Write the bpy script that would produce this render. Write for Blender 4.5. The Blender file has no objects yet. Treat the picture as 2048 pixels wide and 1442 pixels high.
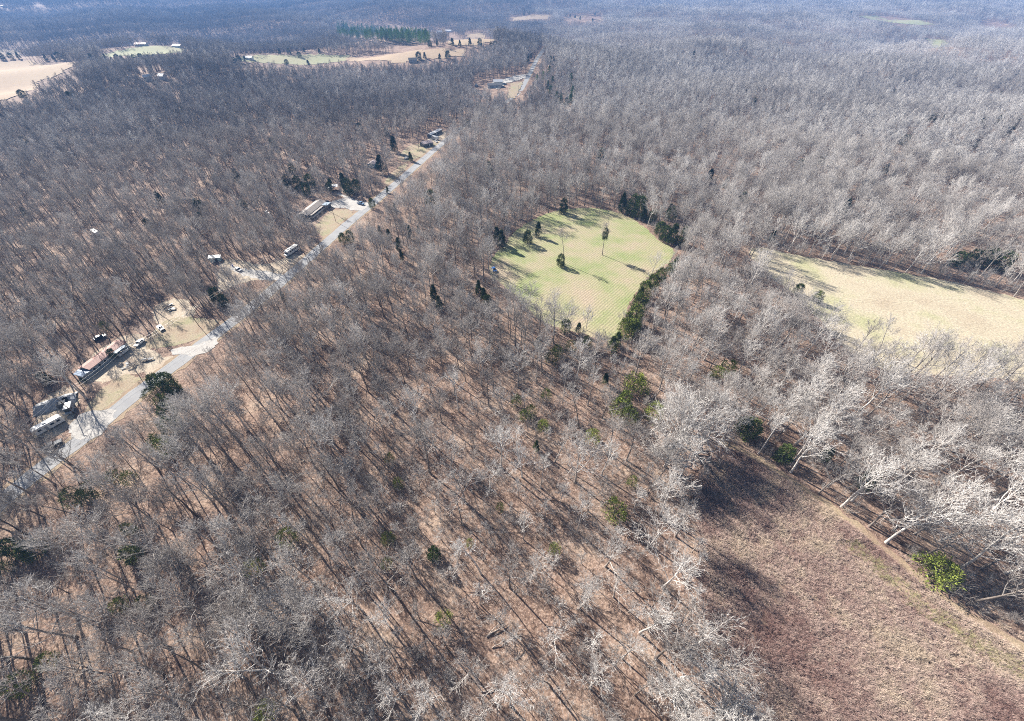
import bpy, bmesh, math, random
import numpy as np
from mathutils import Vector, Matrix

R = math.radians
random.seed(7)
rng = np.random.default_rng(7)
scene = bpy.context.scene
C = scene.collection

# ---------------------------------------------------------------- camera
CAM_H, FOC, PITCH = 115.0, 809.0, R(43.6)          # focal length in pixels of the 2048 px wide photograph
cd = bpy.data.cameras.new('camera'); cam = bpy.data.objects.new('camera', cd); C.objects.link(cam)
cam.location = (0, 0, CAM_H); cam.rotation_euler = (math.pi / 2 - PITCH, 0, 0)
cd.sensor_width = 36.0; cd.lens = FOC / 2048 * 36.0; cd.clip_end = 30000; cd.clip_start = 0.5
scene.camera = cam

# ---------------------------------------------------------------- sky, sun, exposure
SUN_AZ, SUN_EL = R(138), R(31)                      # direction towards the sun, in the ground plane from +x
w = bpy.data.worlds.new('World'); scene.world = w; w.use_nodes = True
nt = w.node_tree; nt.nodes.clear()
sky = nt.nodes.new('ShaderNodeTexSky'); sky.sky_type = 'NISHITA'; sky.sun_disc = False
sky.sun_elevation = SUN_EL; sky.sun_rotation = math.pi / 2 - SUN_AZ
bg = nt.nodes.new('ShaderNodeBackground'); bg.inputs['Strength'].default_value = 0.05
wo = nt.nodes.new('ShaderNodeOutputWorld')
nt.links.new(sky.outputs[0], bg.inputs[0]); nt.links.new(bg.outputs[0], wo.inputs[0])
sd = bpy.data.lights.new('sun', 'SUN'); sun = bpy.data.objects.new('sun', sd); C.objects.link(sun)
sd.energy = 5.0; sd.angle = R(0.53); sd.color = (1.0, 0.94, 0.86)
sv = Vector((math.cos(SUN_AZ) * math.cos(SUN_EL), math.sin(SUN_AZ) * math.cos(SUN_EL), math.sin(SUN_EL)))
sun.rotation_euler = sv.to_track_quat('Z', 'Y').to_euler()
sun.location = sv * 400
vs = scene.view_settings
vs.view_transform = 'Standard'; vs.look = 'None'; vs.exposure = 1.22; vs.gamma = 1.0; vs.use_curve_mapping = False
scene.cycles.max_bounces = 3; scene.cycles.diffuse_bounces = 1; scene.cycles.glossy_bounces = 1
scene.cycles.transmission_bounces = 1; scene.cycles.volume_bounces = 0; scene.cycles.transparent_max_bounces = 4
scene.cycles.use_denoising = False; scene.cycles.filter_width = 1.0
scene.cycles.caustics_reflective = False; scene.cycles.caustics_refractive = False

# ---------------------------------------------------------------- terrain and pixel helpers
SP, CP = math.sin(PITCH), math.cos(PITCH)
def sstep(a, b, x):
    t = np.clip((x - a) / (b - a), 0, 1); return t * t * (3 - 2 * t)
def hgt(x, y):
    x = np.asarray(x, float); y = np.asarray(y, float)
    r = np.hypot(x, y)
    s = sstep(480, 900, r)
    n = 8 * np.sin(x / 173 + 1.3) * np.cos(y / 151) + 7 * np.sin(x / 97 + y / 120 + .5) + 7 * np.sin(x / 330 - y / 260) + 5 * np.sin(x / 71 - y / 58 + 1.1)
    yy = np.hypot(x * .5, y) + 45 * np.sin(x / 230 + .6) + 25 * np.sin(x / 91)
    v = -24 * (sstep(1080, 1330, yy) - 1.0 * sstep(1650, 2700, yy))
    far = sstep(1500, 2600, r) * (9 * np.sin(x / 420 + 2) * np.sin(y / 310) + 7 * np.sin(x / 190 - y / 240))
    return s * n + v + far
def hz(x, y): return float(hgt(x, y))
def ray(px, py):
    u = (px - 1024) / FOC; v = (721 - py) / FOC
    return np.array([u, CP + v * SP, -SP + v * CP])
def ground(px, py, z=0.0):
    """point of the terrain (plus z) seen at a pixel of the photograph"""
    d = ray(px, py)
    t = (CAM_H - z) / -d[2] if d[2] < -1e-4 else 9000
    p = d * t
    if math.hypot(p[0], p[1]) < 470: return p[0], p[1]
    t = 380.0
    while t < 9000:
        q = d * t; gap = CAM_H + q[2] - z - hz(q[0], q[1])
        if gap < 0: break
        t += max(2.0, gap * 2)
    q = d * t
    return q[0], q[1]
def proj(x, y, z):
    x = np.asarray(x, float); y = np.asarray(y, float); z = np.asarray(z, float) - CAM_H
    dep = np.maximum(y * CP - z * SP, 1e-3)
    up = y * SP + z * CP
    return 1024 + FOC * x / dep, 721 - FOC * up / dep
def inpoly(px, py, poly):
    px = np.asarray(px, float); py = np.asarray(py, float)
    c = np.zeros(px.shape, bool); n = len(poly); j = n - 1
    for i in range(n):
        xi, yi = poly[i]; xj, yj = poly[j]
        if yi != yj:
            k = ((yi > py) != (yj > py)) & (px < (xj - xi) * (py - yi) / (yj - yi) + xi)
            c ^= k
        j = i
    return c

# ---------------------------------------------------------------- materials
def new_mat(name):
    m = bpy.data.materials.new(name); m.use_nodes = True
    n = m.node_tree; n.nodes.clear()
    o = n.nodes.new('ShaderNodeOutputMaterial'); b = n.nodes.new('ShaderNodeBsdfPrincipled')
    b.inputs['Roughness'].default_value = .9
    if 'Specular IOR Level' in b.inputs: b.inputs['Specular IOR Level'].default_value = .15
    n.links.new(b.outputs[0], o.inputs[0])
    return m, n, b
def nd(n, t, **kw):
    x = n.nodes.new(t)
    for k, v in kw.items(): setattr(x, k, v)
    return x
def noise(n, vec, scale, detail=4, rough=.6):
    x = nd(n, 'ShaderNodeTexNoise'); x.inputs['Scale'].default_value = scale
    x.inputs['Detail'].default_value = detail; x.inputs['Roughness'].default_value = rough
    n.links.new(vec, x.inputs['Vector']); return x
def ramp(n, fac, stops):
    x = nd(n, 'ShaderNodeValToRGB'); e = x.color_ramp.elements
    while len(e) < len(stops): e.new(.5)
    for el, (p, c) in zip(e, stops): el.position = p; el.color = (*c, 1)
    n.links.new(fac, x.inputs[0]); return x
def mix(n, fac, a, b, mode='MIX'):
    x = nd(n, 'ShaderNodeMix', data_type='RGBA', blend_type=mode)
    for s, v in ((0, fac), (6, a), (7, b)):
        if isinstance(v, (int, float)): x.inputs[s].default_value = v
        elif isinstance(v, tuple): x.inputs[s].default_value = (*v, 1)
        else: n.links.new(v, x.inputs[s])
    return x.outputs[2]
def math_(n, op, a, b=None):
    x = nd(n, 'ShaderNodeMath', operation=op)
    for i, v in enumerate((a, b)):
        if v is None: continue
        if isinstance(v, (int, float)): x.inputs[i].default_value = v
        else: n.links.new(v, x.inputs[i])
    return x.outputs[0]
def bump(n, b, h, strength=.5, dist=.3):
    x = nd(n, 'ShaderNodeBump'); x.inputs['Strength'].default_value = strength; x.inputs['Distance'].default_value = dist
    n.links.new(h, x.inputs['Height']); n.links.new(x.outputs[0], b.inputs['Normal'])
def objco(n): return nd(n, 'ShaderNodeTexCoord').outputs['Object']

def ground_mat(name, big, fine, bigscale=.06, finescale=1.6, speck=None, bumpd=.25):
    """big: ramp over broad patches; fine: ramp multiplied on top"""
    m, n, b = new_mat(name); v = objco(n)
    a = noise(n, v, bigscale, 6, .65); f = noise(n, v, finescale, 5, .7)
    col = ramp(n, a.outputs[0], big).outputs[0]
    col = mix(n, 1.0, col, ramp(n, f.outputs[0], fine).outputs[0], 'MULTIPLY')
    if speck:
        vo = nd(n, 'ShaderNodeTexVoronoi'); vo.inputs['Scale'].default_value = 3.2; n.links.new(v, vo.inputs['Vector'])
        sp = nd(n, 'ShaderNodeSeparateColor'); n.links.new(vo.outputs['Color'], sp.inputs[0])
        col = mix(n, ramp(n, sp.outputs[0], [(.72, (0, 0, 0)), (.9, (.6, .6, .6))]).outputs[0], col, speck)
    n.links.new(col, b.inputs['Base Color']); bump(n, b, f.outputs[0], .6, bumpd)
    return m
G1 = [(.25, (.5, .5, .5)), (.75, (1.35, 1.35, 1.35))]
M = {}
M['litter'] = ground_mat('leaf_litter', [(.30, (.12, .078, .058)), (.46, (.23, .155, .118)), (.58, (.32, .23, .175)), (.72, (.45, .35, .265))],
                         [(.32, (.25, .24, .24)), (.5, (.9, .88, .87)), (.68, (1.6, 1.6, 1.6))], .07, 1.0, (.50, .37, .29), .35)
def meadow_mat():
    m, n, b = new_mat('mown_meadow'); v = objco(n)
    p, q = ground(1171, 618), ground(1221, 576)
    ang = math.atan2(q[1] - p[1], q[0] - p[0])
    rot = nd(n, 'ShaderNodeVectorRotate', rotation_type='Z_AXIS'); rot.inputs['Angle'].default_value = -ang
    n.links.new(v, rot.inputs['Vector'])
    wv = nd(n, 'ShaderNodeTexWave', wave_type='BANDS', bands_direction='Y')
    wv.inputs['Scale'].default_value = .24; wv.inputs['Distortion'].default_value = 3.0; wv.inputs['Detail'].default_value = 3
    wv.inputs['Detail Scale'].default_value = .25
    n.links.new(rot.outputs[0], wv.inputs['Vector'])
    a = noise(n, v, .045, 5, .6); f = noise(n, v, 1.5, 5, .7)
    col = ramp(n, a.outputs[0], [(.34, (.42, .34, .24)), (.48, (.36, .34, .19)), (.62, (.26, .31, .12))]).outputs[0]
    col = mix(n, ramp(n, wv.outputs['Fac'], [(.3, (0, 0, 0)), (.8, (.20, .20, .20))]).outputs[0], col, (.56, .48, .35))
    col = mix(n, 1.0, col, ramp(n, f.outputs[0], G1).outputs[0], 'MULTIPLY')
    n.links.new(col, b.inputs['Base Color'])
    bump(n, b, math_(n, 'ADD', math_(n, 'MULTIPLY', wv.outputs['Fac'], .45), f.outputs[0]), .5, .2)
    return m
M['meadow'] = meadow_mat()
M['hay'] = ground_mat('dry_pasture', [(.34, (.47, .39, .28)), (.50, (.54, .47, .34)), (.64, (.44, .42, .25)), (.78, (.38, .39, .19))], G1, .035, 1.1, None, .2)
M['brush_ground'] = ground_mat('brush_field_soil', [(.32, (.24, .155, .12)), (.5, (.36, .25, .195)), (.68, (.48, .37, .27))], G1, .07, 1.4, None, .4)
M['path'] = ground_mat('mown_path', [(.3, (.30, .21, .15)), (.6, (.40, .31, .21))], G1, .12, 2.0)
M['lawn'] = ground_mat('winter_lawn', [(.36, (.36, .27, .19)), (.5, (.40, .33, .23)), (.66, (.32, .31, .17))], G1, .09, 1.8)
M['dirt'] = ground_mat('bare_dirt', [(.35, (.46, .36, .27)), (.6, (.54, .46, .35))], G1, .12, 1.8)
M['far_tan'] = ground_mat('tan_field', [(.35, (.38, .28, .19)), (.65, (.44, .34, .23))], [(.3, (.85, .85, .85)), (.7, (1.1, 1.1, 1.1))], .01, .2)
M['far_green'] = ground_mat('green_field', [(.35, (.36, .33, .20)), (.65, (.31, .33, .18))], [(.3, (.85, .85, .85)), (.7, (1.1, 1.1, 1.1))], .01, .2)
M['asphalt'] = ground_mat('worn_asphalt', [(.3, (.30, .30, .305)), (.7, (.39, .39, .385))], [(.3, (.85, .85, .85)), (.7, (1.1, 1.1, 1.1))], .2, 5.0, None, .02)
M['gravel'] = ground_mat('pale_gravel', [(.3, (.43, .41, .38)), (.7, (.56, .53, .49))], G1, .25, 4.0, None, .05)

def tint_attr(n):
    a = nd(n, 'ShaderNodeAttribute', attribute_type='INSTANCER', attribute_name='tint'); return a.outputs['Fac']
def bark_mat(name, dark, light, white):
    """tint 0..1: brown-grey to grey to pale bark"""
    m, n, b = new_mat(name); v = objco(n)
    t = tint_attr(n)
    col = ramp(n, t, [(0.0, dark), (.5, light), (1.0, white)]).outputs[0]
    f = noise(n, v, 2.2, 3, .6)
    col = mix(n, 1.0, col, ramp(n, f.outputs[0], [(.3, (.62, .6, .58)), (.7, (1.3, 1.3, 1.3))]).outputs[0], 'MULTIPLY')
    n.links.new(col, b.inputs['Base Color'])
    return m
M['trunk'] = bark_mat('trunk_bark', (.11, .09, .078), (.27, .235, .21), (.66, .62, .58))
M['twig'] = bark_mat('twig_bark', (.22, .195, .18), (.47, .44, .415), (.70, .67, .64))
M['far_twig'] = bark_mat('distant_twig_bark', (.19, .18, .18), (.41, .39, .38), (.70, .68, .66))  # dark end also carries the backlit shade of the left woods
def green_mat(name, a, bb, c):
    m, n, b = new_mat(name); v = objco(n)
    col = ramp(n, tint_attr(n), [(0.0, a), (.5, bb), (1.0, c)]).outputs[0]
    f = noise(n, v, 1.4, 3, .6)
    col = mix(n, 1.0, col, ramp(n, f.outputs[0], [(.3, (.55, .55, .55)), (.7, (1.45, 1.4, 1.3))]).outputs[0], 'MULTIPLY')
    n.links.new(col, b.inputs['Base Color'])
    return m
M['needle'] = green_mat('evergreen_needles', (.040, .072, .030), (.14, .18, .045), (.30, .35, .07))
M['pine'] = green_mat('pine_needles', (.035, .09, .028), (.09, .20, .045), (.17, .32, .06))
def tuft_mat():
    m, n, b = new_mat('dry_stalks')
    col = ramp(n, tint_attr(n), [(0.0, (.30, .185, .16)), (.30, (.50, .36, .31)), (.60, (.68, .53, .44)), (.85, (.50, .45, .24)), (1.0, (.36, .37, .16))]).outputs[0]
    n.links.new(col, b.inputs['Base Color']); return m
M['tuft'] = tuft_mat()
def paint(name, col, rough=.5, grime=.25, metal=0):
    m, n, b = new_mat(name); v = objco(n)
    f = noise(n, v, 1.2, 5, .65)
    lo = tuple(c * (1 - grime) for c in col)
    n.links.new(mix(n, ramp(n, f.outputs[0], [(.35, (0, 0, 0)), (.65, (1, 1, 1))]).outputs[0], lo, col), b.inputs['Base Color'])
    b.inputs['Roughness'].default_value = rough; b.inputs['Metallic'].default_value = metal
    if 'Specular IOR Level' in b.inputs: b.inputs['Specular IOR Level'].default_value = .4
    return m
def seam(name, col, rough=.5, grime=.25, scale=1.0):
    """corrugated or panelled sheet: fine relief only"""
    m = paint(name, col, rough, grime); n = m.node_tree; b = [x for x in n.nodes if x.type == 'BSDF_PRINCIPLED'][0]
    wv = nd(n, 'ShaderNodeTexWave', wave_type='BANDS', bands_direction='X'); wv.inputs['Scale'].default_value = scale
    n.links.new(objco(n), wv.inputs['Vector']); bump(n, b, wv.outputs['Fac'], .5, .04); return m
M['white'] = paint('white_paint', (.78, .78, .76), .4, .15)
M['cream'] = paint('cream_siding', (.60, .57, .50), .6, .2)
M['grey_wall'] = paint('grey_siding', (.33, .36, .38), .6, .2)
M['dark_wall'] = paint('dark_siding', (.09, .10, .115), .6, .25)
M['blue_wall'] = paint('turquoise_siding', (.03, .22, .36), .6, .2)
M['glass'] = paint('dark_glass', (.02, .025, .03), .12, .1)
M['rubber'] = paint('tyre_rubber', (.025, .025, .025), .8, .2)
M['chrome'] = paint('grey_metal', (.35, .35, .36), .4, .2)
M['roof_red'] = seam('rusty_red_metal_roof', (.46, .21, .16), .6, .4, 1.6)
M['roof_tan'] = seam('weathered_tan_roof', (.38, .33, .29), .7, .4, .8)
M['roof_white'] = seam('white_metal_roof', (.74, .74, .74), .4, .15, 1.6)
M['roof_grey'] = seam('dark_grey_shingle_roof', (.13, .135, .145), .8, .3, .8)
M['roof_pink'] = seam('faded_pink_roof', (.56, .45, .43), .6, .2, 1.2)
M['roof_blue'] = seam('blue_metal_roof', (.20, .29, .38), .5, .3, 1.6)
M['tarp'] = seam('grey_tarpaulin', (.46, .47, .48), .5, .5, .5)
M['tarp_blue'] = seam('blue_tarpaulin', (.30, .38, .50), .5, .3, .5)
M['red_roof2'] = seam('red_barn_roof', (.48, .20, .15), .6, .3, 1.0)
M['wood'] = paint('weathered_wood', (.27, .22, .175), .85, .4)
M['pole_wood'] = paint('creosoted_pole', (.12, .085, .06), .85, .3)
M['wire'] = paint('aluminium_wire', (.45, .45, .45), .4, .1)
M['dead_wood'] = paint('bleached_dead_wood', (.50, .42, .36), .9, .4)
M['mattress'] = paint('scrap_white', (.62, .62, .60), .7, .4)
M['car_blue'] = paint('blue_car_paint', (.05, .13, .33), .3, .1)
M['car_lblue'] = paint('light_blue_car_paint', (.22, .34, .50), .3, .1)
M['car_dark'] = paint('dark_car_paint', (.03, .035, .05), .3, .1)
M['car_silver'] = paint('silver_car_paint', (.55, .57, .60), .3, .1)
M['barrel_blue'] = paint('blue_plastic', (.04, .10, .45), .4, .1)
M['teal'] = paint('pale_teal_sheet', (.48, .62, .62), .5, .2)

# ---------------------------------------------------------------- object helpers
class MB:
    """collects shapes, builds ONE mesh object"""
    def __init__(s): s.v = []; s.f = []
    def add(s, vs_, fs):
        o = len(s.v); s.v += [tuple(p) for p in vs_]; s.f += [tuple(o + i for i in f) for f in fs]; return s
    def box(s, c, d, rz=0, ry=0, taper=1.0):
        x, y, z = (k / 2 for k in d); t = taper
        P = [(-x, -y, -z), (x, -y, -z), (x, y, -z), (-x, y, -z), (-x * t, -y * t, z), (x * t, -y * t, z), (x * t, y * t, z), (-x * t, y * t, z)]
        mt = Matrix.Translation(c) @ Matrix.Rotation(rz, 4, 'Z') @ Matrix.Rotation(ry, 4, 'Y')
        return s.add([mt @ Vector(p) for p in P], [(0, 3, 2, 1), (4, 5, 6, 7), (0, 1, 5, 4), (1, 2, 6, 5), (2, 3, 7, 6), (3, 0, 4, 7)])
    def prism(s, prof, y0, y1):
        """profile in x,z extruded along y"""
        n = len(prof)
        P = [(x, y0, z) for x, z in prof] + [(x, y1, z) for x, z in prof]
        F = [tuple(range(n)), tuple(range(2 * n - 1, n - 1, -1))]
        F += [(i, n + i, n + (i + 1) % n, (i + 1) % n) for i in range(n)]
        return s.add(P, F)
    def cyl(s, a, b, r0, r1=None, k=10):
        r1 = r0 if r1 is None else r1
        a = Vector(a); b = Vector(b); d = (b - a).normalized(); u = d.orthogonal().normalized(); w_ = d.cross(u)
        P = [a + (u * math.cos(2 * math.pi * i / k) + w_ * math.sin(2 * math.pi * i / k)) * r0 for i in range(k)]
        P += [b + (u * math.cos(2 * math.pi * i / k) + w_ * math.sin(2 * math.pi * i / k)) * r1 for i in range(k)]
        F = [(i, (i + 1) % k, k + (i + 1) % k, k + i) for i in range(k)] + [tuple(range(k - 1, -1, -1)), tuple(range(k, 2 * k))]
        return s.add(P, F)
    def build(s, name, mat, parent=None, smooth=False):
        me = bpy.data.meshes.new(name); me.from_pydata(s.v, [], s.f); me.update()
        bm = bmesh.new(); bm.from_mesh(me); bmesh.ops.recalc_face_normals(bm, faces=bm.faces); bm.to_mesh(me); bm.free()
        if smooth: me.polygons.foreach_set('use_smooth', [True] * len(me.polygons))
        me.materials.append(M[mat] if isinstance(mat, str) else mat)
        o = bpy.data.objects.new(name, me); C.objects.link(o); o.parent = parent
        return o
def tag(o, label=None, cat=None, group=None, kind=None):
    if label: o['label'] = label
    if cat: o['category'] = cat
    if group: o['group'] = group
    if kind: o['kind'] = kind
    return o
def empty(name, loc, rz=0.0, label=None, cat=None, group=None):
    o = bpy.data.objects.new(name, None); C.objects.link(o); o.empty_display_size = .5
    o.location = loc; o.rotation_euler = (0, 0, rz); return tag(o, label, cat, group)

# ---------------------------------------------------------------- ground
def graded(lo, hi, fine_lo, fine_hi, fs, grow=1.12, cap=150):
    a = list(np.arange(fine_lo, fine_hi + .1, fs)); s = fs
    while a[-1] < hi: s = min(s * grow, cap); a.append(a[-1] + s)
    s = fs
    while a[0] > lo: s = min(s * grow, cap); a.insert(0, a[0] - s)
    return np.array(a)
xs = graded(-6500, 6500, -1300, 1300, 25); ys = graded(-200, 6800, -50, 1500, 25)
gx, gy = np.meshgrid(xs, ys); gz = hgt(gx, gy)
me = bpy.data.meshes.new('ground'); nx, ny = len(xs), len(ys)
me.from_pydata(np.stack([gx.ravel(), gy.ravel(), gz.ravel()], 1).tolist(), [],
               [(j * nx + i, j * nx + i + 1, (j + 1) * nx + i + 1, (j + 1) * nx + i) for j in range(ny - 1) for i in range(nx - 1)])
me.polygons.foreach_set('use_smooth', [True] * len(me.polygons)); me.materials.append(M['litter'])
tag(bpy.data.objects.new('ground', me), kind='structure')
C.objects.link(bpy.data.objects['ground'])

def resample(pts, step, closed=True, jit=0.0, smooth=2):
    P = np.array(pts, float)
    for _ in range(smooth):                                    # corner cutting
        Q = np.roll(P, -1, 0) if closed else None
        if closed: P = np.stack([.75 * P + .25 * Q, .25 * P + .75 * Q], 1).reshape(-1, 2)
        else:
            a, b = P[:-1], P[1:]
            P = np.vstack([P[:1], np.stack([.75 * a + .25 * b, .25 * a + .75 * b], 1).reshape(-1, 2), P[-1:]])
    if closed: P = np.vstack([P, P[:1]])
    d = np.r_[0, np.cumsum(np.hypot(*np.diff(P, axis=0).T))]
    t = np.arange(0, d[-1], step)
    Q = np.stack([np.interp(t, d, P[:, 0]), np.interp(t, d, P[:, 1])], 1)
    if jit: Q = Q + rng.normal(0, jit, Q.shape)
    return Q
def sheet(name, pxpoly, mat, lift, step=1.6, jit=.5, kind='structure', world=None, sm=2):
    W = world if world is not None else [ground(*p) for p in pxpoly]
    Q = resample(W, step, True, jit, sm)
    bm = bmesh.new(); f = bm.faces.new([bm.verts.new((x, y, lift)) for x, y in Q])
    bmesh.ops.triangulate(bm, faces=[f]); 
    me = bpy.data.meshes.new(name)
    bmesh.ops.recalc_face_normals(bm, faces=bm.faces)
    if sum(f.normal.z for f in bm.faces) < 0: bmesh.ops.reverse_faces(bm, faces=bm.faces)
    bm.to_mesh(me); bm.free(); me.materials.append(M[mat])
    o = bpy.data.objects.new(name, me); C.objects.link(o); tag(o, kind=kind)
    return o, [tuple(q) for q in Q]
def ribbon(name, line, width, mat, lift, step=3.0, jit=.12):
    Q = resample(line, step, False, 0, 3)
    T = np.gradient(Q, axis=0); T /= np.linalg.norm(T, axis=1)[:, None]; N = np.stack([-T[:, 1], T[:, 0]], 1)
    w_ = width / 2 + rng.normal(0, jit, (len(Q), 2))
    A = Q + N * w_[:, :1]; B = Q - N * w_[:, 1:]
    P = [(x, y, hz(x, y) + lift) for x, y in A] + [(x, y, hz(x, y) + lift) for x, y in B]; k = len(Q)
    mb = MB(); mb.add(P, [(i, k + i, k + i + 1, i + 1) for i in range(k - 1)])
    o = mb.build(name, mat); tag(o, kind='structure')
    if o.data.polygons[0].normal.z < 0: o.data.flip_normals()
    return o, [tuple(p) for p in A] + [tuple(p) for p in B[::-1]], Q
OPEN_PX = []         # pixel polygons where the photograph shows open ground: no random tree may cover them
BARE_W = []          # world polygons without random trees

ME_PX = [(1062, 440), (1112, 420), (1180, 414), (1240, 424), (1290, 452), (1312, 478), (1355, 500), (1335, 530), (1295, 552), (1272, 585), (1255, 615), (1240, 650), (1240, 700), (1190, 672), (1100, 655), (1045, 610), (1015, 575), (978, 552), (980, 520), (1005, 492), (1030, 462)]
meadow, mw = sheet('meadow', ME_PX, 'meadow', .03); BARE_W.append(mw)
OPEN_PX.append([(1020, 470), (1062, 440), (1112, 420), (1180, 414), (1240, 424), (1290, 452), (1312, 478), (1350, 500), (1320, 535), (1285, 552), (1262, 585), (1245, 615), (1230, 648), (1190, 650), (1130, 630), (1060, 595), (1015, 560), (985, 545), (990, 520), (1010, 500)])
HP = [(1490, 500), (1520, 492), (1600, 512), (1700, 528), (1800, 545), (1900, 562), (1990, 584), (2060, 605), (2300, 670), (2400, 800), (2200, 790), (2048, 760), (1900, 750), (1760, 745), (1690, 700), (1640, 640), (1590, 590), (1530, 545)]
pasture, hw = sheet('pasture', HP, 'hay', .03); BARE_W.append(hw)
OPEN_PX.append([(1530, 520), (1600, 515), (1700, 528), (1800, 545), (1900, 562), (1990, 584), (2150, 625), (2150, 660), (2048, 650), (1900, 655), (1800, 655), (1720, 650), (1670, 625), (1630, 590), (1590, 560)])
BP = [(1395, 935), (1425, 905), (1455, 890), (1500, 896), (1560, 935), (1640, 995), (1710, 1040), (1770, 1085), (1820, 1130), (1880, 1180), (1960, 1230), (2060, 1285), (2300, 1420), (2500, 1600), (1640, 1600), (1560, 1470), (1500, 1380), (1450, 1310), (1405, 1240), (1385, 1160), (1395, 1060), (1385, 990)]
field, bw = sheet('brush_field', BP, 'brush_ground', .03); BARE_W.append(bw)
OPEN_PX.append([(1430, 930), (1465, 893), (1560, 930), (1640, 990), (1710, 1040), (1770, 1085), (1820, 1130), (1880, 1180), (1960, 1230), (2060, 1285), (2300, 1420), (2300, 1500), (1600, 1500), (1540, 1420), (1490, 1340), (1440, 1270), (1415, 1180), (1425, 1080), (1420, 1000)])
pl = [ground(*p) for p in [(1440, 885), (1490, 903), (1560, 945), (1640, 1000), (1710, 1050), (1770, 1098), (1830, 1150), (1900, 1205), (1980, 1255), (2080, 1315)]]
ribbon('path', pl, 2.2, 'path', .06, 1.5, .35)

ROAD_PX = [(-140, 1130), (-60, 1060), (0, 1005), (60, 955), (118, 912), (190, 858), (250, 805), (320, 752), (400, 692), (470, 640), (530, 592), (580, 550), (630, 505), (690, 452), (735, 415), (782, 376), (832, 332), (880, 290)]
RL = [ground(*p) for p in ROAD_PX]
ROAD_FAR = [(1036, 190), (1052, 162), (1066, 136), (1076, 116), (1084, 102)]
RF = [ground(*p) for p in ROAD_FAR]
RLINE = RL + [tuple(.6 * np.array(RL[-1]) + .4 * np.array(RF[0]) + np.array((-4, 8)))] + RF
RLINE.append((RF[-1][0] + 30, RF[-1][1] + 160))
road, rpoly, rq = ribbon('road', RLINE, 6.6, 'asphalt', .10)
BARE_W.append([tuple(p) for p in ribbon('road_verge', RLINE, 9.6, 'path', .05, 2.5, .5)[1]])
OPEN_PX.append([(120, 915), (150, 870), (190, 850), (260, 790), (300, 790), (240, 850), (180, 890)])
OPEN_PX.append([(330, 750), (400, 680), (450, 640), (475, 640), (420, 690), (370, 740)])
OPEN_PX.append([(640, 490), (735, 405), (830, 325), (878, 286), (890, 295), (840, 340), (745, 425), (665, 500)])
OPEN_PX.append([(1030, 195), (1060, 140), (1080, 102), (1090, 104), (1070, 150), (1050, 195)])

def yard(name, px, mat, lift=.045, opn=True, step=1.5, jit=.5):
    o, wpoly = sheet(name, px, mat, lift, step, jit); BARE_W.append(wpoly)
    if opn: OPEN_PX.append(px)
    return o
yard('driveway', [(335, 705), (345, 696), (400, 690), (430, 672), (440, 690), (400, 712), (360, 712)], 'gravel', .115)
yard('pull_off', [(135, 868), (142, 842), (160, 828), (200, 822), (235, 818), (220, 850), (180, 888)], 'gravel', .115)
yard('lawn', [(160, 830), (210, 770), (255, 745), (300, 760), (260, 795), (235, 815), (200, 822)], 'lawn', .045)
yard('lawn', [(280, 700), (310, 655), (350, 630), (420, 640), (445, 640), (400, 680), (340, 695)], 'lawn', .046)
yard('clearing', [(150, 755), (170, 720), (240, 670), (290, 665), (300, 700), (330, 712), (370, 715), (320, 750), (262, 745), (215, 768)], 'dirt', .04, False)
yard('clearing', [(60, 880), (70, 840), (90, 790), (140, 770), (165, 790), (150, 830), (130, 870)], 'dirt', .041, False)
yard('clearing', [(300, 620), (340, 595), (375, 600), (400, 625), (360, 650), (320, 660)], 'dirt', .042, False)
yard('clearing', [(440, 520), (470, 515), (530, 535), (590, 505), (615, 515), (560, 555), (500, 560), (450, 580), (430, 590)], 'dirt', .043, False)
yard('driveway', [(455, 528), (500, 540), (560, 545), (575, 560), (520, 562), (470, 545)], 'gravel', .075, True)
yard('lawn', [(628, 455), (660, 420), (690, 418), (712, 425), (690, 450), (655, 480), (640, 470)], 'lawn', .047)
yard('driveway', [(650, 408), (690, 395), (720, 402), (742, 406), (725, 424), (690, 416), (655, 414)], 'gravel', .116)
yard('driveway', [(690, 396), (672, 388), (677, 384), (715, 402)], 'gravel', .114, False)
yard('lawn', [(800, 310), (815, 292), (850, 285), (885, 272), (885, 285), (850, 310), (812, 325), (795, 320)], 'lawn', .048)
yard('lawn', [(765, 365), (800, 330), (822, 325), (800, 350), (775, 372)], 'lawn', .049, True)
yard('clearing', [(850, 285), (870, 262), (895, 262), (888, 280), (868, 290)], 'dirt', .052, True)

def far_sheet(name, pxpoly, mat, cell=9.0):
    """a far field: cells of the terrain inside the outline seen in the photograph"""
    W = np.array([ground(*p) for p in pxpoly]); lo = W.min(0) - cell; hi = W.max(0) + cell
    nx_ = int(min(220, (hi[0] - lo[0]) / cell)) + 2; ny_ = int(min(220, (hi[1] - lo[1]) / cell)) + 2
    X, Y = np.meshgrid(np.linspace(lo[0], hi[0], nx_), np.linspace(lo[1], hi[1], ny_))
    X = X + rng.normal(0, cell * .15, X.shape); Y = Y + rng.normal(0, cell * .15, Y.shape)
    Z = hgt(X, Y) + .5
    cx_ = (X[:-1, :-1] + X[1:, 1:]) / 2; cy_ = (Y[:-1, :-1] + Y[1:, 1:]) / 2
    I = inpoly(cx_, cy_, [tuple(p) for p in W])
    mb = MB(); mb.v = np.stack([X.ravel(), Y.ravel(), Z.ravel()], 1).tolist()
    mb.f = [(j * nx_ + i, j * nx_ + i + 1, (j + 1) * nx_ + i + 1, (j + 1) * nx_ + i) for j, i in zip(*np.nonzero(I))]
    if not mb.f: return
    o = mb.build(name, mat); tag(o, kind='structure')
    if o.data.polygons[0].normal.z < 0: o.data.flip_normals()
    OPEN_PX.append(pxpoly); BARE_W.append([tuple(p) for p in W])
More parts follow.
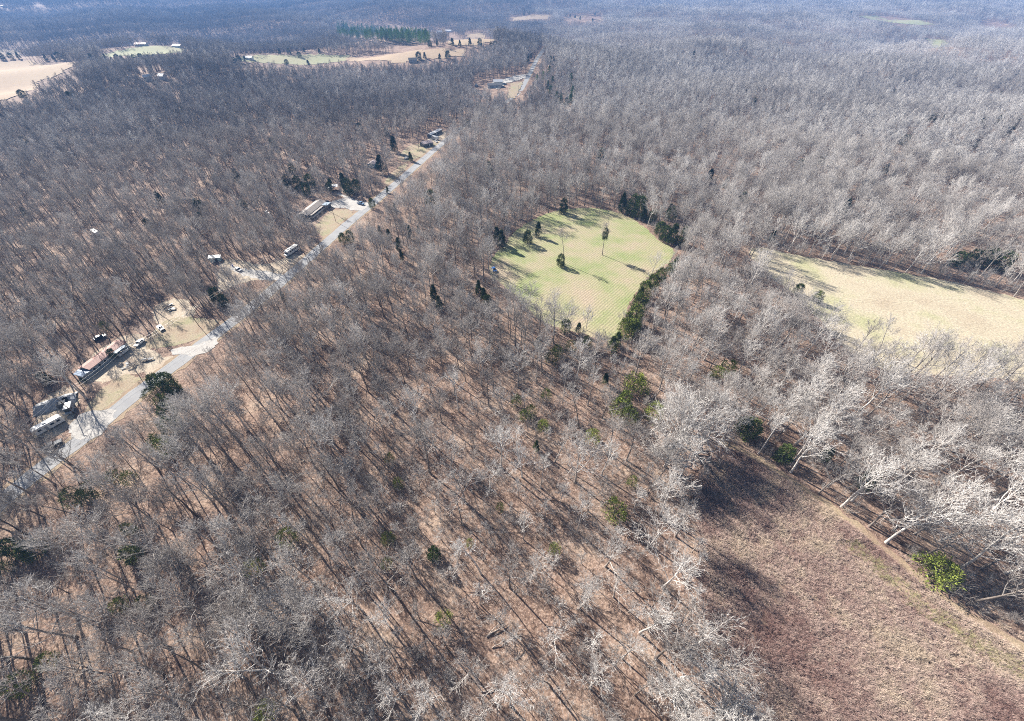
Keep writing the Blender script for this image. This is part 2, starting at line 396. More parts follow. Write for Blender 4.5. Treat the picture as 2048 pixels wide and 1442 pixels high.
far_sheet('far_field', [(-60, 124), (60, 122), (160, 127), (120, 150), (75, 165), (55, 190), (0, 202), (-60, 215)], 'far_tan')
far_sheet('far_field', [(-40, 98), (50, 100), (40, 112), (-40, 114)], 'far_tan')
far_sheet('far_field', [(200, 111), (255, 98), (300, 92), (372, 96), (345, 108), (270, 115)], 'far_green')
far_sheet('far_field', [(455, 118), (520, 110), (640, 109), (700, 112), (690, 122), (620, 130), (560, 128), (500, 124)], 'far_green')
far_sheet('far_field', [(690, 112), (800, 107), (930, 101), (928, 112), (860, 120), (790, 127), (700, 124)], 'far_tan')
far_sheet('far_field', [(888, 81), (970, 76), (990, 82), (960, 91), (900, 92)], 'far_tan')
far_sheet('far_field', [(930, 70), (960, 66), (975, 75), (940, 78)], 'far_tan')
far_sheet('far_field', [(1020, 36), (1060, 31), (1100, 30), (1100, 38), (1030, 42)], 'far_tan', 14)
far_sheet('far_field', [(1125, 36), (1160, 31), (1205, 32), (1205, 42), (1130, 40)], 'far_tan', 14)
far_sheet('far_field', [(1715, 33), (1760, 31), (1800, 37), (1850, 45), (1875, 52), (1820, 50), (1760, 42)], 'far_green', 14)
far_sheet('far_field', [(1852, 77), (1885, 80), (1896, 86), (1880, 98), (1862, 92)], 'far_green')
far_sheet('far_field', [(1950, 44), (2000, 46), (2040, 52), (1990, 52)], 'far_tan', 14)
far_sheet('far_field', [(1012, 196), (1022, 168), (1045, 165), (1040, 180), (1030, 198)], 'lawn', 3)
far_sheet('far_driveway', [(975, 178), (985, 166), (1030, 152), (1055, 150), (1050, 158), (1010, 168), (1000, 178)], 'gravel', 3)
OPEN_PX.append([(945, 176), (950, 165), (985, 160), (1005, 160), (1020, 170), (1010, 180)])

# ---------------------------------------------------------------- trees: shapes
def frame_of(d):
    a = np.where(np.abs(d[2]) < .9, 1.0, 0.0); k = np.array([0, 0, 1.0]) if a else np.array([1.0, 0, 0])
    u = np.cross(d, k); u /= np.linalg.norm(u); return u, np.cross(d, u)
class Geo:
    def __init__(s): s.v = []; s.f = []; s.n = 0
    def tube(s, P, r, k):
        n = len(P)
        d = P[-1] - P[0]; d = d / (np.linalg.norm(d) + 1e-9); u, w_ = frame_of(d)
        an = np.arange(k) * 2 * math.pi / k
        ring = np.cos(an)[:, None] * u + np.sin(an)[:, None] * w_
        for i in range(n - 1): s.v.append(P[i] + ring * r[i])
        s.v.append(P[-1][None, :]); o = s.n
        for i in range(n - 2):
            for j in range(k):
                a = o + i * k + j; b = o + i * k + (j + 1) % k
                s.f.append((a, b, b + k, a + k))
        t = o + (n - 1) * k
        for j in range(k): s.f.append((o + (n - 2) * k + j, o + (n - 2) * k + (j + 1) % k, t))
        s.n = t + 1
    def tris(s, V):
        """V: (m,3,3) loose triangles"""
        m = len(V); s.v.append(V.reshape(-1, 3)); s.f += [(s.n + 3 * i, s.n + 3 * i + 1, s.n + 3 * i + 2) for i in range(m)]; s.n += 3 * m
    def mesh(s, name, mat, smooth=True):
        me = bpy.data.meshes.new(name); V = np.vstack(s.v)
        me.from_pydata(V.tolist(), [], s.f)
        if smooth: me.polygons.foreach_set('use_smooth', [True] * len(me.polygons))
        me.materials.append(M[mat]); me.update(); return me
def grow(r, p, d, L, n, wob, up):
    P = [np.array(p, float)]; d = np.array(d, float)
    for i in range(n):
        d = d + r.normal(0, wob, 3) + np.array([0, 0, up]) ; d /= np.linalg.norm(d)
        P.append(P[-1] + d * L / n)
    return np.array(P), d
def side_dir(r, d, ang, az):
    u, w_ = frame_of(d); return math.cos(ang) * d + math.sin(ang) * (math.cos(az) * u + math.sin(az) * w_)
def at(P, t):
    x = t * (len(P) - 1); i = min(int(x), len(P) - 2); f = x - i
    d = P[i + 1] - P[i]; return P[i] * (1 - f) + P[i + 1] * f, d / np.linalg.norm(d)
def bare_tree(seed, H, tf, nl, W, a0, a1, up=.10, r0=.24, kinds=(7, 6, 3), twig=.03, lod=0, lean=.03, short=.93, flat=0.0):
    """returns trunk mesh data and crown mesh data; crown limbs rise from fraction tf of the trunk"""
    r = np.random.default_rng(seed); T, G = Geo(), Geo()
    P, _ = grow(r, (0, 0, -.3), (r.normal(0, lean), r.normal(0, lean), 1), H * short, 8, .035, .03)
    rad = r0 * (1 - np.linspace(0, 1, 9)) ** .8 + .025; rad[0] *= 1.35
    T.tube(P, rad, 7 if lod == 0 else 4)
    az = r.uniform(0, 6.28)
    for i in range(nl):
        s = (i + r.uniform(.1, .9)) / nl; t = tf + (1 - tf) * s * .97
        q, d = at(P, t); az += 2.4 + r.normal(0, .35)
        ang = a0 + (a1 - a0) * s + r.normal(0, .12)
        L = W * (1.05 - .62 * s * (1 - flat)) * r.uniform(.75, 1.2)
        ld = side_dir(r, d, ang, az)
        B, _ = grow(r, q, ld, L, 6, .10, up)
        rb = max(.05, r0 * (1 - t * (1 - .45 * flat)) ** .8 * .72)
        G.tube(B, np.linspace(rb, .025, 7), 4 if lod == 0 else 3)
        n2 = max(2, int(round(kinds[0] * L / W * 1.25)))
        a2 = r.uniform(0, 6.28)
        for j in range(n2):
            s2 = .22 + .76 * (j + r.uniform(0, .9)) / n2; q2, d2 = at(B, s2); a2 += 2.4 + r.normal(0, .4)
            L2 = L * (.62 - .34 * s2) * r.uniform(.7, 1.25)
            B2, _ = grow(r, q2, side_dir(r, d2, r.uniform(.45, .85), a2), L2, 4, .13, up * .9)
            G.tube(B2, np.linspace(max(.038, rb * .5), twig * .6, 5), 3)
            a3 = r.uniform(0, 6.28); n3 = kinds[1]
            for k in range(n3):
                s3 = .2 + .8 * (k + r.uniform(0, .9)) / n3; q3, d3 = at(B2, min(s3, .99)); a3 += 2.4 + r.normal(0, .5)
                L3 = max(.45, L2 * r.uniform(.32, .55))
                B3, _ = grow(r, q3, side_dir(r, d3, r.uniform(.4, .85), a3), L3, 2, .16, up)
                G.tube(B3, [twig, twig * .75, 0], 3)
                for m_ in range(kinds[2]):
                    q4, d4 = at(B3, r.uniform(.15, .98)); d5 = side_dir(r, d4, r.uniform(.35, .8), r.uniform(0, 6.28))
                    d5 = d5 + np.array([0, 0, .2]); d5 /= np.linalg.norm(d5)
                    L4 = max(.35, L3 * r.uniform(.35, .7)); u, w_ = frame_of(d5); e = twig * .9
                    G.tris(np.array([[q4 + u * e, q4 - u * e, q4 + d5 * L4]]) if r.random() < .5 else np.array([[q4 + w_ * e, q4 - w_ * e, q4 + d5 * L4]]))
    return T, G
TREE_DEFS = [  # name, height, crown half width, args
    ('oak', 18, 5.5, dict(tf=.40, nl=13, W=7.1, a0=1.05, a1=.35, up=.10, r0=.24)),
    ('oak', 20, 5.5, dict(tf=.45, nl=12, W=7.4, a0=.95, a1=.30, up=.12, r0=.26)),
    ('oak', 16, 5.0, dict(tf=.36, nl=12, W=6.4, a0=1.1, a1=.4, up=.10, r0=.21)),
    ('fan', 19, 6.0, dict(tf=.32, nl=10, W=10.3, a0=.75, a1=.25, up=.10, r0=.27)),
    ('fan', 17, 5.5, dict(tf=.30, nl=10, W=9.2, a0=.80, a1=.30, up=.08, r0=.24)),
    ('fan', 21, 6.0, dict(tf=.42, nl=11, W=9.8, a0=.70, a1=.22, up=.10, r0=.28)),
    ('pole', 20, 3.2, dict(tf=.58, nl=10, W=4.6, a0=.95, a1=.35, up=.14, r0=.19, kinds=(6, 6, 3))),
    ('pole', 18, 3.0, dict(tf=.55, nl=10, W=4.3, a0=.9, a1=.35, up=.14, r0=.16, kinds=(6, 6, 3))),
    ('pole', 22, 3.6, dict(tf=.62, nl=10, W=5.1, a0=.9, a1=.30, up=.14, r0=.21, kinds=(6, 6, 3))),
    ('spread', 15, 9.5, dict(tf=.42, nl=20, W=10.5, a0=1.35, a1=.12, up=.045, r0=.46, kinds=(8, 6, 4), twig=.034, short=.40, flat=.95)),
    ('spread', 15, 8.0, dict(tf=.45, nl=19, W=9.2, a0=1.25, a1=.12, up=.06, r0=.40, kinds=(9, 7, 4), twig=.034, short=.44, flat=.9)),
    ('small', 10, 2.8, dict(tf=.28, nl=10, W=3.9, a0=.9, a1=.4, up=.10, r0=.10, kinds=(6, 5, 3), twig=.026)),
    ('small', 8, 2.6, dict(tf=.20, nl=9, W=3.7, a0=.9, a1=.4, up=.08, r0=.08, kinds=(6, 5, 3), twig=.026)),
    ('small', 12, 3.0, dict(tf=.38, nl=10, W=4.1, a0=.85, a1=.4, up=.12, r0=.11, kinds=(6, 5, 3), twig=.026)),
]
RAW = []; PROTO = []       # (kind, height, half width, trunk mesh, crown mesh)
for i, (k, H, hw_, a) in enumerate(TREE_DEFS):
    T, G = bare_tree(100 + i, H, **a); RAW.append((T, G))
    PROTO.append((k, H, hw_, T.mesh('trunk', 'trunk'), G.mesh('crown', 'twig')))
KIND = {}
for i, p in enumerate(PROTO): KIND.setdefault(p[0], []).append(i)

def blades(r, C_, dirs, ln, wd):
    """leaf-sprays: two-triangle blades at centres C_, pointing along dirs"""
    n = len(C_); side = np.cross(dirs, r.normal(size=(n, 3))); side /= np.linalg.norm(side, axis=1)[:, None] + 1e-9
    a = C_ - side * wd[:, None] * .5; b = C_ + side * wd[:, None] * .5; t = C_ + dirs * ln[:, None]
    return np.stack([a, b, t], 1)
def cedar(seed, H, Wd, shape, n=2600, trunk_h=.06):
    r = np.random.default_rng(seed); T, G = Geo(), Geo()
    P, _ = grow(r, (0, 0, -.3), (0, 0, 1), H * .9, 5, .02, .02); T.tube(P, np.linspace(.05 * Wd + .06, .03, 6), 6)
    nl = 70                                                    # lumpy sprays
    tz = r.random(nl) ** .9; pr = (lambda t: np.sqrt(np.clip(1 - (2 * t - .82) ** 2 / 1.4, 0, 1)) if shape == 'ovoid' else (1 - t) ** .75 * (.55 + .45 * np.minimum(1, t * 8)))
    az = r.uniform(0, 6.28, nl)
    lc = np.stack([np.cos(az) * pr(tz) * Wd * r.uniform(.55, .95, nl), np.sin(az) * pr(tz) * Wd * r.uniform(.55, .95, nl), (trunk_h + (1 - trunk_h) * tz * .93) * H], 1)
    lr = Wd * r.uniform(.24, .42, nl) * (1.1 - .55 * tz)
    k = r.integers(0, nl, n)
    o = r.normal(size=(n, 3)); o /= np.linalg.norm(o, axis=1)[:, None]
    c = lc[k] + o * (lr[k] * r.random(n) ** .35)[:, None] * np.array([1, 1, 1.25])
    out = np.stack([c[:, 0], c[:, 1], np.full(n, Wd * .8)], 1); out /= np.linalg.norm(out, axis=1)[:, None]
    dr = out * .7 + o * .6 + r.normal(0, .35, (n, 3)); dr /= np.linalg.norm(dr, axis=1)[:, None]
    s = (H / 9) ** .4
    G.tris(blades(r, c, dr, r.uniform(.35, .75, n) * s, r.uniform(.16, .32, n) * s))
    return T, G
def pine(seed, H, Wd, tf=.35, n=2400):
    r = np.random.default_rng(seed); T, G = Geo(), Geo()
    P, _ = grow(r, (0, 0, -.3), (0, 0, 1), H * .97, 6, .02, .02); T.tube(P, np.linspace(.22, .04, 7), 6)
    cs, rs = [], []
    az = 0
    for i in range(46):
        t = tf + (1 - tf) * (i + r.random()) / 46; az += 2.4
        L = Wd * (1 - (t - tf) / (1 - tf)) ** .7 * r.uniform(.55, 1.1) + .3
        d = np.array([math.cos(az), math.sin(az), r.uniform(-.05, .35)]); q = np.array([0, 0, t * H])
        T.tube(np.array([q, q + d * L * .55, q + d * L]), [.05, .035, .01], 3)
        for s in (.45, .7, 1.0): cs.append(q + d * L * s + r.normal(0, .15, 3)); rs.append(.38 + .32 * L / Wd)
    cs = np.array(cs); rs = np.array(rs); k = r.integers(0, len(cs), n)
    o = r.normal(size=(n, 3)); o /= np.linalg.norm(o, axis=1)[:, None]
    c = cs[k] + o * (rs[k] * r.random(n) ** .5)[:, None] * np.array([1.2, 1.2, .8])
    dr = o + np.array([0, 0, .5]); dr /= np.linalg.norm(dr, axis=1)[:, None]
    G.tris(blades(r, c, dr, r.uniform(.35, .7, n), r.uniform(.14, .26, n)))
    return T, G
GPROTO = {}
def gp(key, tg, H, mat): GPROTO.setdefault(key, []).append((H, tg[0].mesh('trunk', 'trunk'), tg[1].mesh('crown', mat, False)))
for s in range(3): gp('ovoid', cedar(300 + s, 9, 2.7 + .25 * s, 'ovoid'), 9, 'needle')
for s in range(3): gp('cone', cedar(310 + s, 10, 2.4 + .2 * s, 'cone'), 10, 'needle')
for s in range(3): gp('bush', cedar(320 + s, 6, 3.0, 'ovoid', 1100, .02), 6, 'needle')
for s in range(3): gp('pine', pine(330 + s, 18, 3.3, .30 + .1 * s), 18, 'pine')

# ---------------------------------------------------------------- trees: labels by landmarks
LAND = [(1000, 1262, 'crossed fallen logs'), (870, 1105, 'lone dark cedar in the lower wood'), (1225, 1020, 'olive cedar left of the brown field'),
        (20, 1420, 'bottom left picture corner'), (620, 1435, 'bottom picture edge left of centre'), (1100, 1435, 'middle of the bottom picture edge'), (1375, 850, 'huge pale spreading tree'),
        (50, 965, 'nearest stretch of road'), (190, 870, 'gravel pull-off'), (205, 705, 'red-roofed mobile home'), (100, 850, 'white camper'),
        (1395, 1080, 'brown field\'s upper left edge'), (1430, 1290, 'brown field\'s lower left edge'), (1860, 1125, 'bright olive bush by the brown field'), (1620, 960, 'brown field\'s far edge'),
        (1800, 600, 'pale pasture at right'), (1150, 520, 'striped meadow'), (1235, 680, 'striped meadow\'s near tip'), (565, 1205, 'white round crown at lower left'),
        (2030, 900, 'right picture edge'), (2040, 1100, 'right picture edge below the pasture'), (15, 600, 'left picture edge'), (320, 790, 'roadside cedars'), (440, 605, 'dark cedar above the road bend'), (760, 760, 'open trunks in mid wood'),
        (270, 1085, 'green cedars at lower left'), (515, 1135, 'pale green shrub at lower left'), (1265, 770, 'yellow-green cedar clump'), (1000, 780, 'sunlit gap in the middle wood'), (600, 890, 'middle of the left wood'),
        (730, 1250, 'lower wood\'s dark shadow stripes'), (585, 497, 'white motorhome'), (625, 418, 'long porch house'), (850, 285, 'dark house by the road'), (1110, 190, 'dark pine group by the road'),
        (770, 65, 'bright green pine stand'), (1430, 740, 'wood between meadow and pasture'), (1990, 845, 'round white crown at right'), (1280, 430, 'cedar clump behind the meadow'), (1940, 530, 'cedars behind the pasture'),
        (100, 115, 'far left tan field'), (330, 105, 'far green field with red roofs'), (600, 120, 'far pale field'), (800, 115, 'far tan field strip'), (930, 85, 'far white houses'), (1165, 35, 'farthest tan fields'), (1780, 40, 'far curved green field'),
        (870, 605, 'cedar pair in the middle wood'), (1700, 230, 'far right woods'), (1900, 240, 'dark cedars in the far right woods'), (350, 250, 'far left woods')]
PENDING = []
def want_label(o, look, noun, px, py): PENDING.append((o, look, noun, px, py))
ORD = ['nearest', 'second', 'third', 'fourth', 'fifth', 'sixth', 'seventh', 'eighth', 'ninth', 'tenth', 'eleventh', 'twelfth'] + [f'{k}th' for k in range(13, 60)]
def write_labels():
    buck = {}
    for o, look, noun, px, py in PENDING:
        l = min(LAND, key=lambda q: math.hypot(q[0] - px, (q[1] - py) * 1.2)); dx, dy = px - l[0], py - l[1]
        if math.hypot(dx, dy) < 14: s = 'at'
        elif abs(dx) > 2 * abs(dy): s = 'right of' if dx > 0 else 'left of'
        elif abs(dy) > 2 * abs(dx): s = 'below' if dy > 0 else 'above'
        else: s = ('below' if dy > 0 else 'above') + (' right of' if dx > 0 else ' left of')
        buck.setdefault((look, noun, s, l[2]), []).append((math.hypot(dx, dy), o))
    for (look, noun, s, l), L in buck.items():
        L.sort(key=lambda t: t[0])
        s = s.replace('below right', 'lower right').replace('below left', 'lower left').replace('above right', 'upper right').replace('above left', 'upper left')
        for i, (_, o) in enumerate(L):
            pre = '' if len(L) == 1 else (ORD[i] + ' ' if i == 0 else ORD[i] + ' nearest ')
            lb = f"{pre}{look} {noun} {s} the {l}"
            if len(lb.split()) > 16: lb = lb.replace(' nearest ', ' ').replace('mid-sized ', '')
            if len(lb.split()) > 16: lb = lb.replace(' the ', ' ')
            o['label'] = lb
def add_parts(root, trunk_me, crown_me, tint, ttint):
    for nm, me_, t in (('trunk', trunk_me, ttint), ('crown', crown_me, tint)):
        c = bpy.data.objects.new(nm, me_); C.objects.link(c); c.parent = root; c['tint'] = float(t)
def put_bare(x, y, i, s, rz, tint, look=None, group='bare winter trees'):
    k, H, hw_, tm, cm = PROTO[i]
    o = empty('bare_tree', (x, y, hz(x, y)), rz, None, 'bare tree', group); o.scale = (s, s, s)
    add_parts(o, tm, cm, tint, tint)
    px, py = proj(x, y, H * s * .65)
    if look is None:
        size = 'small' if H * s < 12.5 else ('tall' if H * s > 19.5 else 'mid-sized')
        tone = 'whitish' if tint > .74 else ('grey' if tint > .4 else 'dull brown')
        sh = {'oak': 'round-crowned', 'fan': 'fan-crowned', 'pole': 'narrow', 'spread': 'wide-spreading', 'small': 'thin'}[k]
        look = f'{size} {tone} {sh}'
    want_label(o, look, 'bare tree', float(px), float(py)); return o
def put_green(px, py, H, kind, tone, wide=1.0, look=None, group='evergreen trees'):
    x, y = ground(px, py); L = GPROTO[kind]; i = random.randrange(len(L)); h0, tm, cm = L[i]
    nm = 'pine_tree' if kind == 'pine' else ('evergreen_shrub' if kind == 'bush' else 'cedar_tree')
    o = empty(nm, (x, y, hz(x, y)), random.uniform(0, 6.28), None, {'pine': 'pine', 'bush': 'shrub'}.get(kind, 'cedar'), group)
    if kind == 'bush': H *= 1.2
    s = H / h0; o.scale = (s * wide, s * wide, s)
    add_parts(o, tm, cm, tone, .3)
    size = 'small' if H < 6 else ('tall' if H > 11 else 'mid-sized')
    hue = 'dark green' if tone < .3 else ('olive green' if tone < .7 else 'yellow-green')
    sh = {'ovoid': 'rounded', 'cone': 'pointed', 'bush': 'bushy', 'pine': 'slender'}[kind]
    a, b = proj(x, y, hz(x, y) + H * .5)
    want_label(o, look or f'{size} {hue} {sh}', {'pine': 'pine', 'bush': 'shrub'}.get(kind, 'cedar'), float(a), float(b))
    TAKEN.append((x, y, 1.6 * s * wide))
    if True:                                                    # keep it in sight
        dep = y * CP + CAM_H * SP; q = FOC * (1.7 if dep < 400 else 1.3) * s * wide / dep; OPEN_PX.append([(a - q, b - q), (a + q, b - q), (a + q, b + q), (a - q, b + q)])
    return o
TAKEN = []

# evergreens, base pixel, height, form, tone, width
EV = [(1055, 487, 8.4, 'ovoid', .15, 1.0), (1076, 473, 9.5, 'cone', .12, 1.0), (1126, 426, 10, 'ovoid', .05, .95), (1121, 532, 7.5, 'ovoid', .25, 1.0),
 (1243, 424, 13, 'cone', .1, 1.0), (1262, 430, 14, 'ovoid', .15, .9), (1275, 436, 15, 'ovoid', .2, .9), (1286, 441, 10, 'cone', .2, 1.0), (1303, 446, 9, 'ovoid', .3, 1.1),
 (1318, 472, 9, 'ovoid', .3, 1.1), (1328, 482, 10, 'ovoid', .2, 1.1), (1342, 488, 13, 'cone', .2, 1.1), (1362, 490, 12, 'cone', .25, 1.1), (1340, 440, 9, 'ovoid', .3, 1.2),
 (1347, 540, 8, 'cone', .35, 1.1), (1338, 548, 7, 'ovoid', .4, 1.1), (1318, 566, 9, 'ovoid', .4, 1.1), (1303, 580, 9, 'ovoid', .45, 1.1), (1288, 594, 9, 'ovoid', .5, 1.1),
 (1275, 624, 10, 'ovoid', .4, 1.1), (1266, 648, 11, 'ovoid', .5, 1.1), (1250, 674, 10, 'ovoid', .62, 1.15), (1262, 672, 9, 'ovoid', .5, 1.1), (1278, 600, 8, 'cone', .35, 1.0),
 (1003, 494, 11, 'cone', .1, 1.0), (994, 484, 10, 'cone', .15, 1.0), (968, 602, 8, 'cone', .2, 1.0), (958, 588, 8, 'cone', .2, 1.0), (975, 610, 6, 'ovoid', .25, 1.0),
 (870, 604, 10, 'cone', .1, .9), (880, 618, 8, 'cone', .15, .9), (800, 503, 9, 'cone', .2, .9), (822, 478, 9, 'cone', .1, .9), (805, 522, 7, 'cone', .2, .9), (780, 482, 8, 'cone', .15, .9),
 (762, 472, 7, 'cone', .3, .9), (703, 486, 8, 'ovoid', .5, .9), (688, 488, 7, 'ovoid', .5, .9), (746, 417, 7, 'ovoid', .45, .9), (838, 467, 6, 'cone', .3, .9), (776, 386, 5, 'cone', .3, .9), (790, 420, 5, 'cone', .2, .9),
 (1104, 724, 6, 'bush', .25, .8), (1114, 712, 5, 'bush', .6, .8), (1140, 702, 5, 'bush', .4, .8), (1222, 704, 9, 'cone', .3, 1.0), (1232, 692, 8, 'cone', .3, 1.0), (1130, 664, 7, 'ovoid', .25, 1.0), (1156, 666, 6, 'cone', .2, 1.0),
 (1075, 694, 4, 'bush', .3, .8), (1172, 694, 5, 'bush', .55, .8), (1265, 778, 7, 'bush', .95, 1.0), (1277, 785, 6, 'bush', .7, 1.0), (1209, 768, 6, 'cone', .15, 1.0), (1246, 812, 8, 'ovoid', .55, 1.1), (1236, 826, 6, 'bush', .6, 1.0), (1254, 842, 6, 'bush', .5, .9),
 (1304, 838, 7, 'bush', .7, .8), (1032, 812, 5, 'bush', .5, .7), (1085, 860, 4.5, 'bush', .85, .8), (1182, 882, 5, 'bush', .8, .9), (1092, 800, 5, 'bush', .4, .7), (1060, 834, 5, 'bush', .5, .8), (1072, 902, 6, 'cone', .3, .8), (1046, 838, 4, 'bush', .6, .7),
 (1450, 748, 6, 'bush', .6, 1.0), (1430, 755, 5, 'bush', .5, .9), (1492, 872, 9, 'ovoid', .35, 1.1), (1480, 862, 7, 'ovoid', .3, 1.0), (1560, 920, 8, 'ovoid', .25, 1.1), (1645, 922, 7, 'cone', .3, 1.1), (1722, 972, 7.5, 'ovoid', .2, .9), (1630, 604, 6.5, 'ovoid', .3, 1.2), (1592, 588, 6, 'ovoid', .15, 1.1),
 (1856, 1150, 6.5, 'bush', .72, 1.25), (1872, 1148, 5, 'bush', .62, 1.1), (1226, 1030, 6, 'bush', .68, 1.0), (870, 1116, 6.5, 'ovoid', .12, .85), (889, 1244, 4.5, 'bush', .8, .8), (514, 1142, 4.5, 'bush', .82, .9), (580, 1084, 5.5, 'bush', .6, .8),
 (780, 1084, 4.5, 'bush', .6, .7), (776, 1132, 3.5, 'bush', .8, .7), (800, 975, 4.5, 'bush', .7, .6), (782, 924, 4, 'bush', .6, .7), (1108, 1104, 4, 'bush', .75, .7), (1000, 1020, 3.5, 'bush', .6, .6), (940, 1090, 3, 'bush', .8, .6), (1262, 970, 4, 'bush', .6, .7),
 (345, 780, 9, 'ovoid', .3, 1.0), (322, 778, 8, 'ovoid', .35, 1.0), (358, 788, 7, 'ovoid', .4, 1.0), (346, 836, 7.5, 'ovoid', .2, 1.0), (352, 866, 8, 'ovoid', .3, 1.0), (308, 802, 5, 'bush', .25, .8), (332, 812, 5, 'bush', .5, .8), (340, 905, 6, 'bush', .55, 1.0), (322, 892, 5, 'bush', .4, .9),
 (236, 962, 4.5, 'bush', .45, .8), (268, 964, 4.5, 'bush', .6, .8), (160, 1004, 5.5, 'bush', .25, .9), (182, 1002, 4.5, 'bush', .4, .9), (42, 1104, 7, 'ovoid', .25, 1.1), (82, 1110, 7, 'ovoid', .3, 1.1), (268, 1066, 5.5, 'ovoid', .55, .9), (276, 1118, 7, 'ovoid', .45, 1.0), (20, 1142, 4, 'bush', .4, .8), (195, 985, 5, 'bush', .3, .8),
 (60, 1370, 5, 'bush', .6, .9), (250, 1215, 4, 'bush', .55, .8), (300, 1210, 4, 'bush', .5, .8), (540, 1425, 4.5, 'bush', .75, .8), (110, 1325, 4, 'bush', .5, .8), (215, 660, 4, 'bush', .3, .8),
 (440, 606, 9, 'ovoid', .05, .95), (452, 612, 7, 'ovoid', .1, .9), (700, 390, 12, 'ovoid', .12, 1.0), (690, 378, 12, 'cone', .1, 1.0), (715, 384, 9, 'ovoid', .3, 1.0), (764, 346, 14, 'cone', .02, 1.3), (790, 305, 14, 'cone', .05, 1.1), (600, 382, 11, 'ovoid', .1, 1.0), (578, 376, 10, 'ovoid', .12, 1.0), (616, 392, 9, 'ovoid', .2, 1.0),
 (660, 384, 7, 'ovoid', .3, 1.0), (97, 766, 5.5, 'ovoid', .1, 1.0), (232, 716, 5, 'ovoid', .2, 1.0), (172, 770, 3, 'bush', .05, .7), (571, 604, 7, 'cone', .2, .7), (617, 622, 7, 'cone', .15, .7), (620, 556, 5, 'cone', .2, .8), (490, 418, 7, 'ovoid', .2, 1.1), (400, 420, 8, 'ovoid', .15, 1.1), (405, 445, 7, 'ovoid', .12, 1.0), (300, 455, 6, 'ovoid', .2, 1.0),
 (1540, 484, 8, 'cone', .1, .9), (1905, 532, 9, 'ovoid', .15, 1.2), (1935, 528, 9, 'ovoid', .12, 1.2), (1962, 532, 11, 'ovoid', .2, 1.1), (1990, 540, 11, 'ovoid', .15, 1.2), (1640, 330, 9, 'ovoid', .2, 1.1), (1765, 350, 9, 'cone', .1, 1.2), (1780, 362, 9, 'cone', .15, 1.2), (1570, 235, 10, 'cone', .05, 1.2), (1640, 230, 10, 'cone', .05, 1.2), (1680, 230, 9, 'cone', .05, 1.2), (1860, 245, 9, 'ovoid', .15, 1.3), (1880, 247, 9, 'cone', .1, 1.3), (1960, 250, 9, 'ovoid', .15, 1.3), (1990, 250, 9, 'ovoid', .15, 1.3), (2030, 252, 9, 'ovoid', .15, 1.3)]
for e in EV: put_green(*e)
for px, py, H, tone in [(1100, 205, 18, .15), (1112, 216, 17, .1), (1121, 219, 16, .1), (1140, 180, 19, .3), (1143, 206, 18, .2), (1139, 222, 17, .15), (1086, 168, 15, .9), (1098, 160, 17, .2), (1074, 172, 13, .95), (1095, 190, 16, .1), (1104, 182, 17, .1), (1131, 226, 15, .2)]:
    put_green(px, py, H, 'pine', tone, 1.35)
random.seed(21)
for k in range(46):                                            # bright pine stand beyond the fields
    px = 676 + 185 * random.random(); py = 62 + (px - 676) / 185 * 14 + random.uniform(-4, 16)
    put_green(px, py, random.uniform(17, 22), 'pine', random.uniform(.55, 1), 1.5)
OPEN_PX.append([(676, 66), (690, 54), (780, 47), (862, 64), (866, 88), (780, 84), (700, 74)])
FAR_EV = [(8, 120), (25, 119), (40, 118), (95, 122), (110, 121), (122, 121), (136, 122), (150, 121), (178, 120), (186, 122), (205, 126), (215, 124), (228, 127), (240, 126), (250, 128), (262, 126), (274, 127), (286, 124), (300, 122), (312, 122), (52, 200), (470, 127), (480, 126), (492, 124), (575, 131), (618, 133), (600, 116), (560, 108), (580, 109), (640, 108), (150, 210),
          (545, 104), (610, 106), (838, 120), (850, 118), (880, 121), (896, 118), (905, 92), (920, 93), (940, 92), (960, 92), (875, 92), (860, 94), (1066, 76), (1074, 77), (1080, 75), (983, 98), (990, 96), (1000, 92), (1132, 33), (1140, 34), (1150, 36), (1160, 40), (1185, 44), (1112, 40), (1048, 30), (1058, 29), (1190, 30), (1360, 20), (1700, 30), (1060, 118), (1056, 125), (1385, 118), (1240, 108), (1260, 106), (1100, 128), (1108, 126)]
for px, py in FAR_EV: put_green(px, py, random.uniform(9, 13), random.choice(('ovoid', 'cone')), random.uniform(0, .3), 1.3)

random.seed(5)
for k in range(46):
    px, py = (random.uniform(1180, 2048), random.uniform(95, 440)) if k % 2 else (random.uniform(0, 1000), random.uniform(190, 440))
    w_ = ground(px, py)
    if any(inpoly(np.array([w_[0]]), np.array([w_[1]]), W_)[0] for W_ in BARE_W): continue
    put_green(px, py, random.uniform(7, 11), random.choice(('ovoid', 'cone')), random.uniform(0, .35), 1.25)
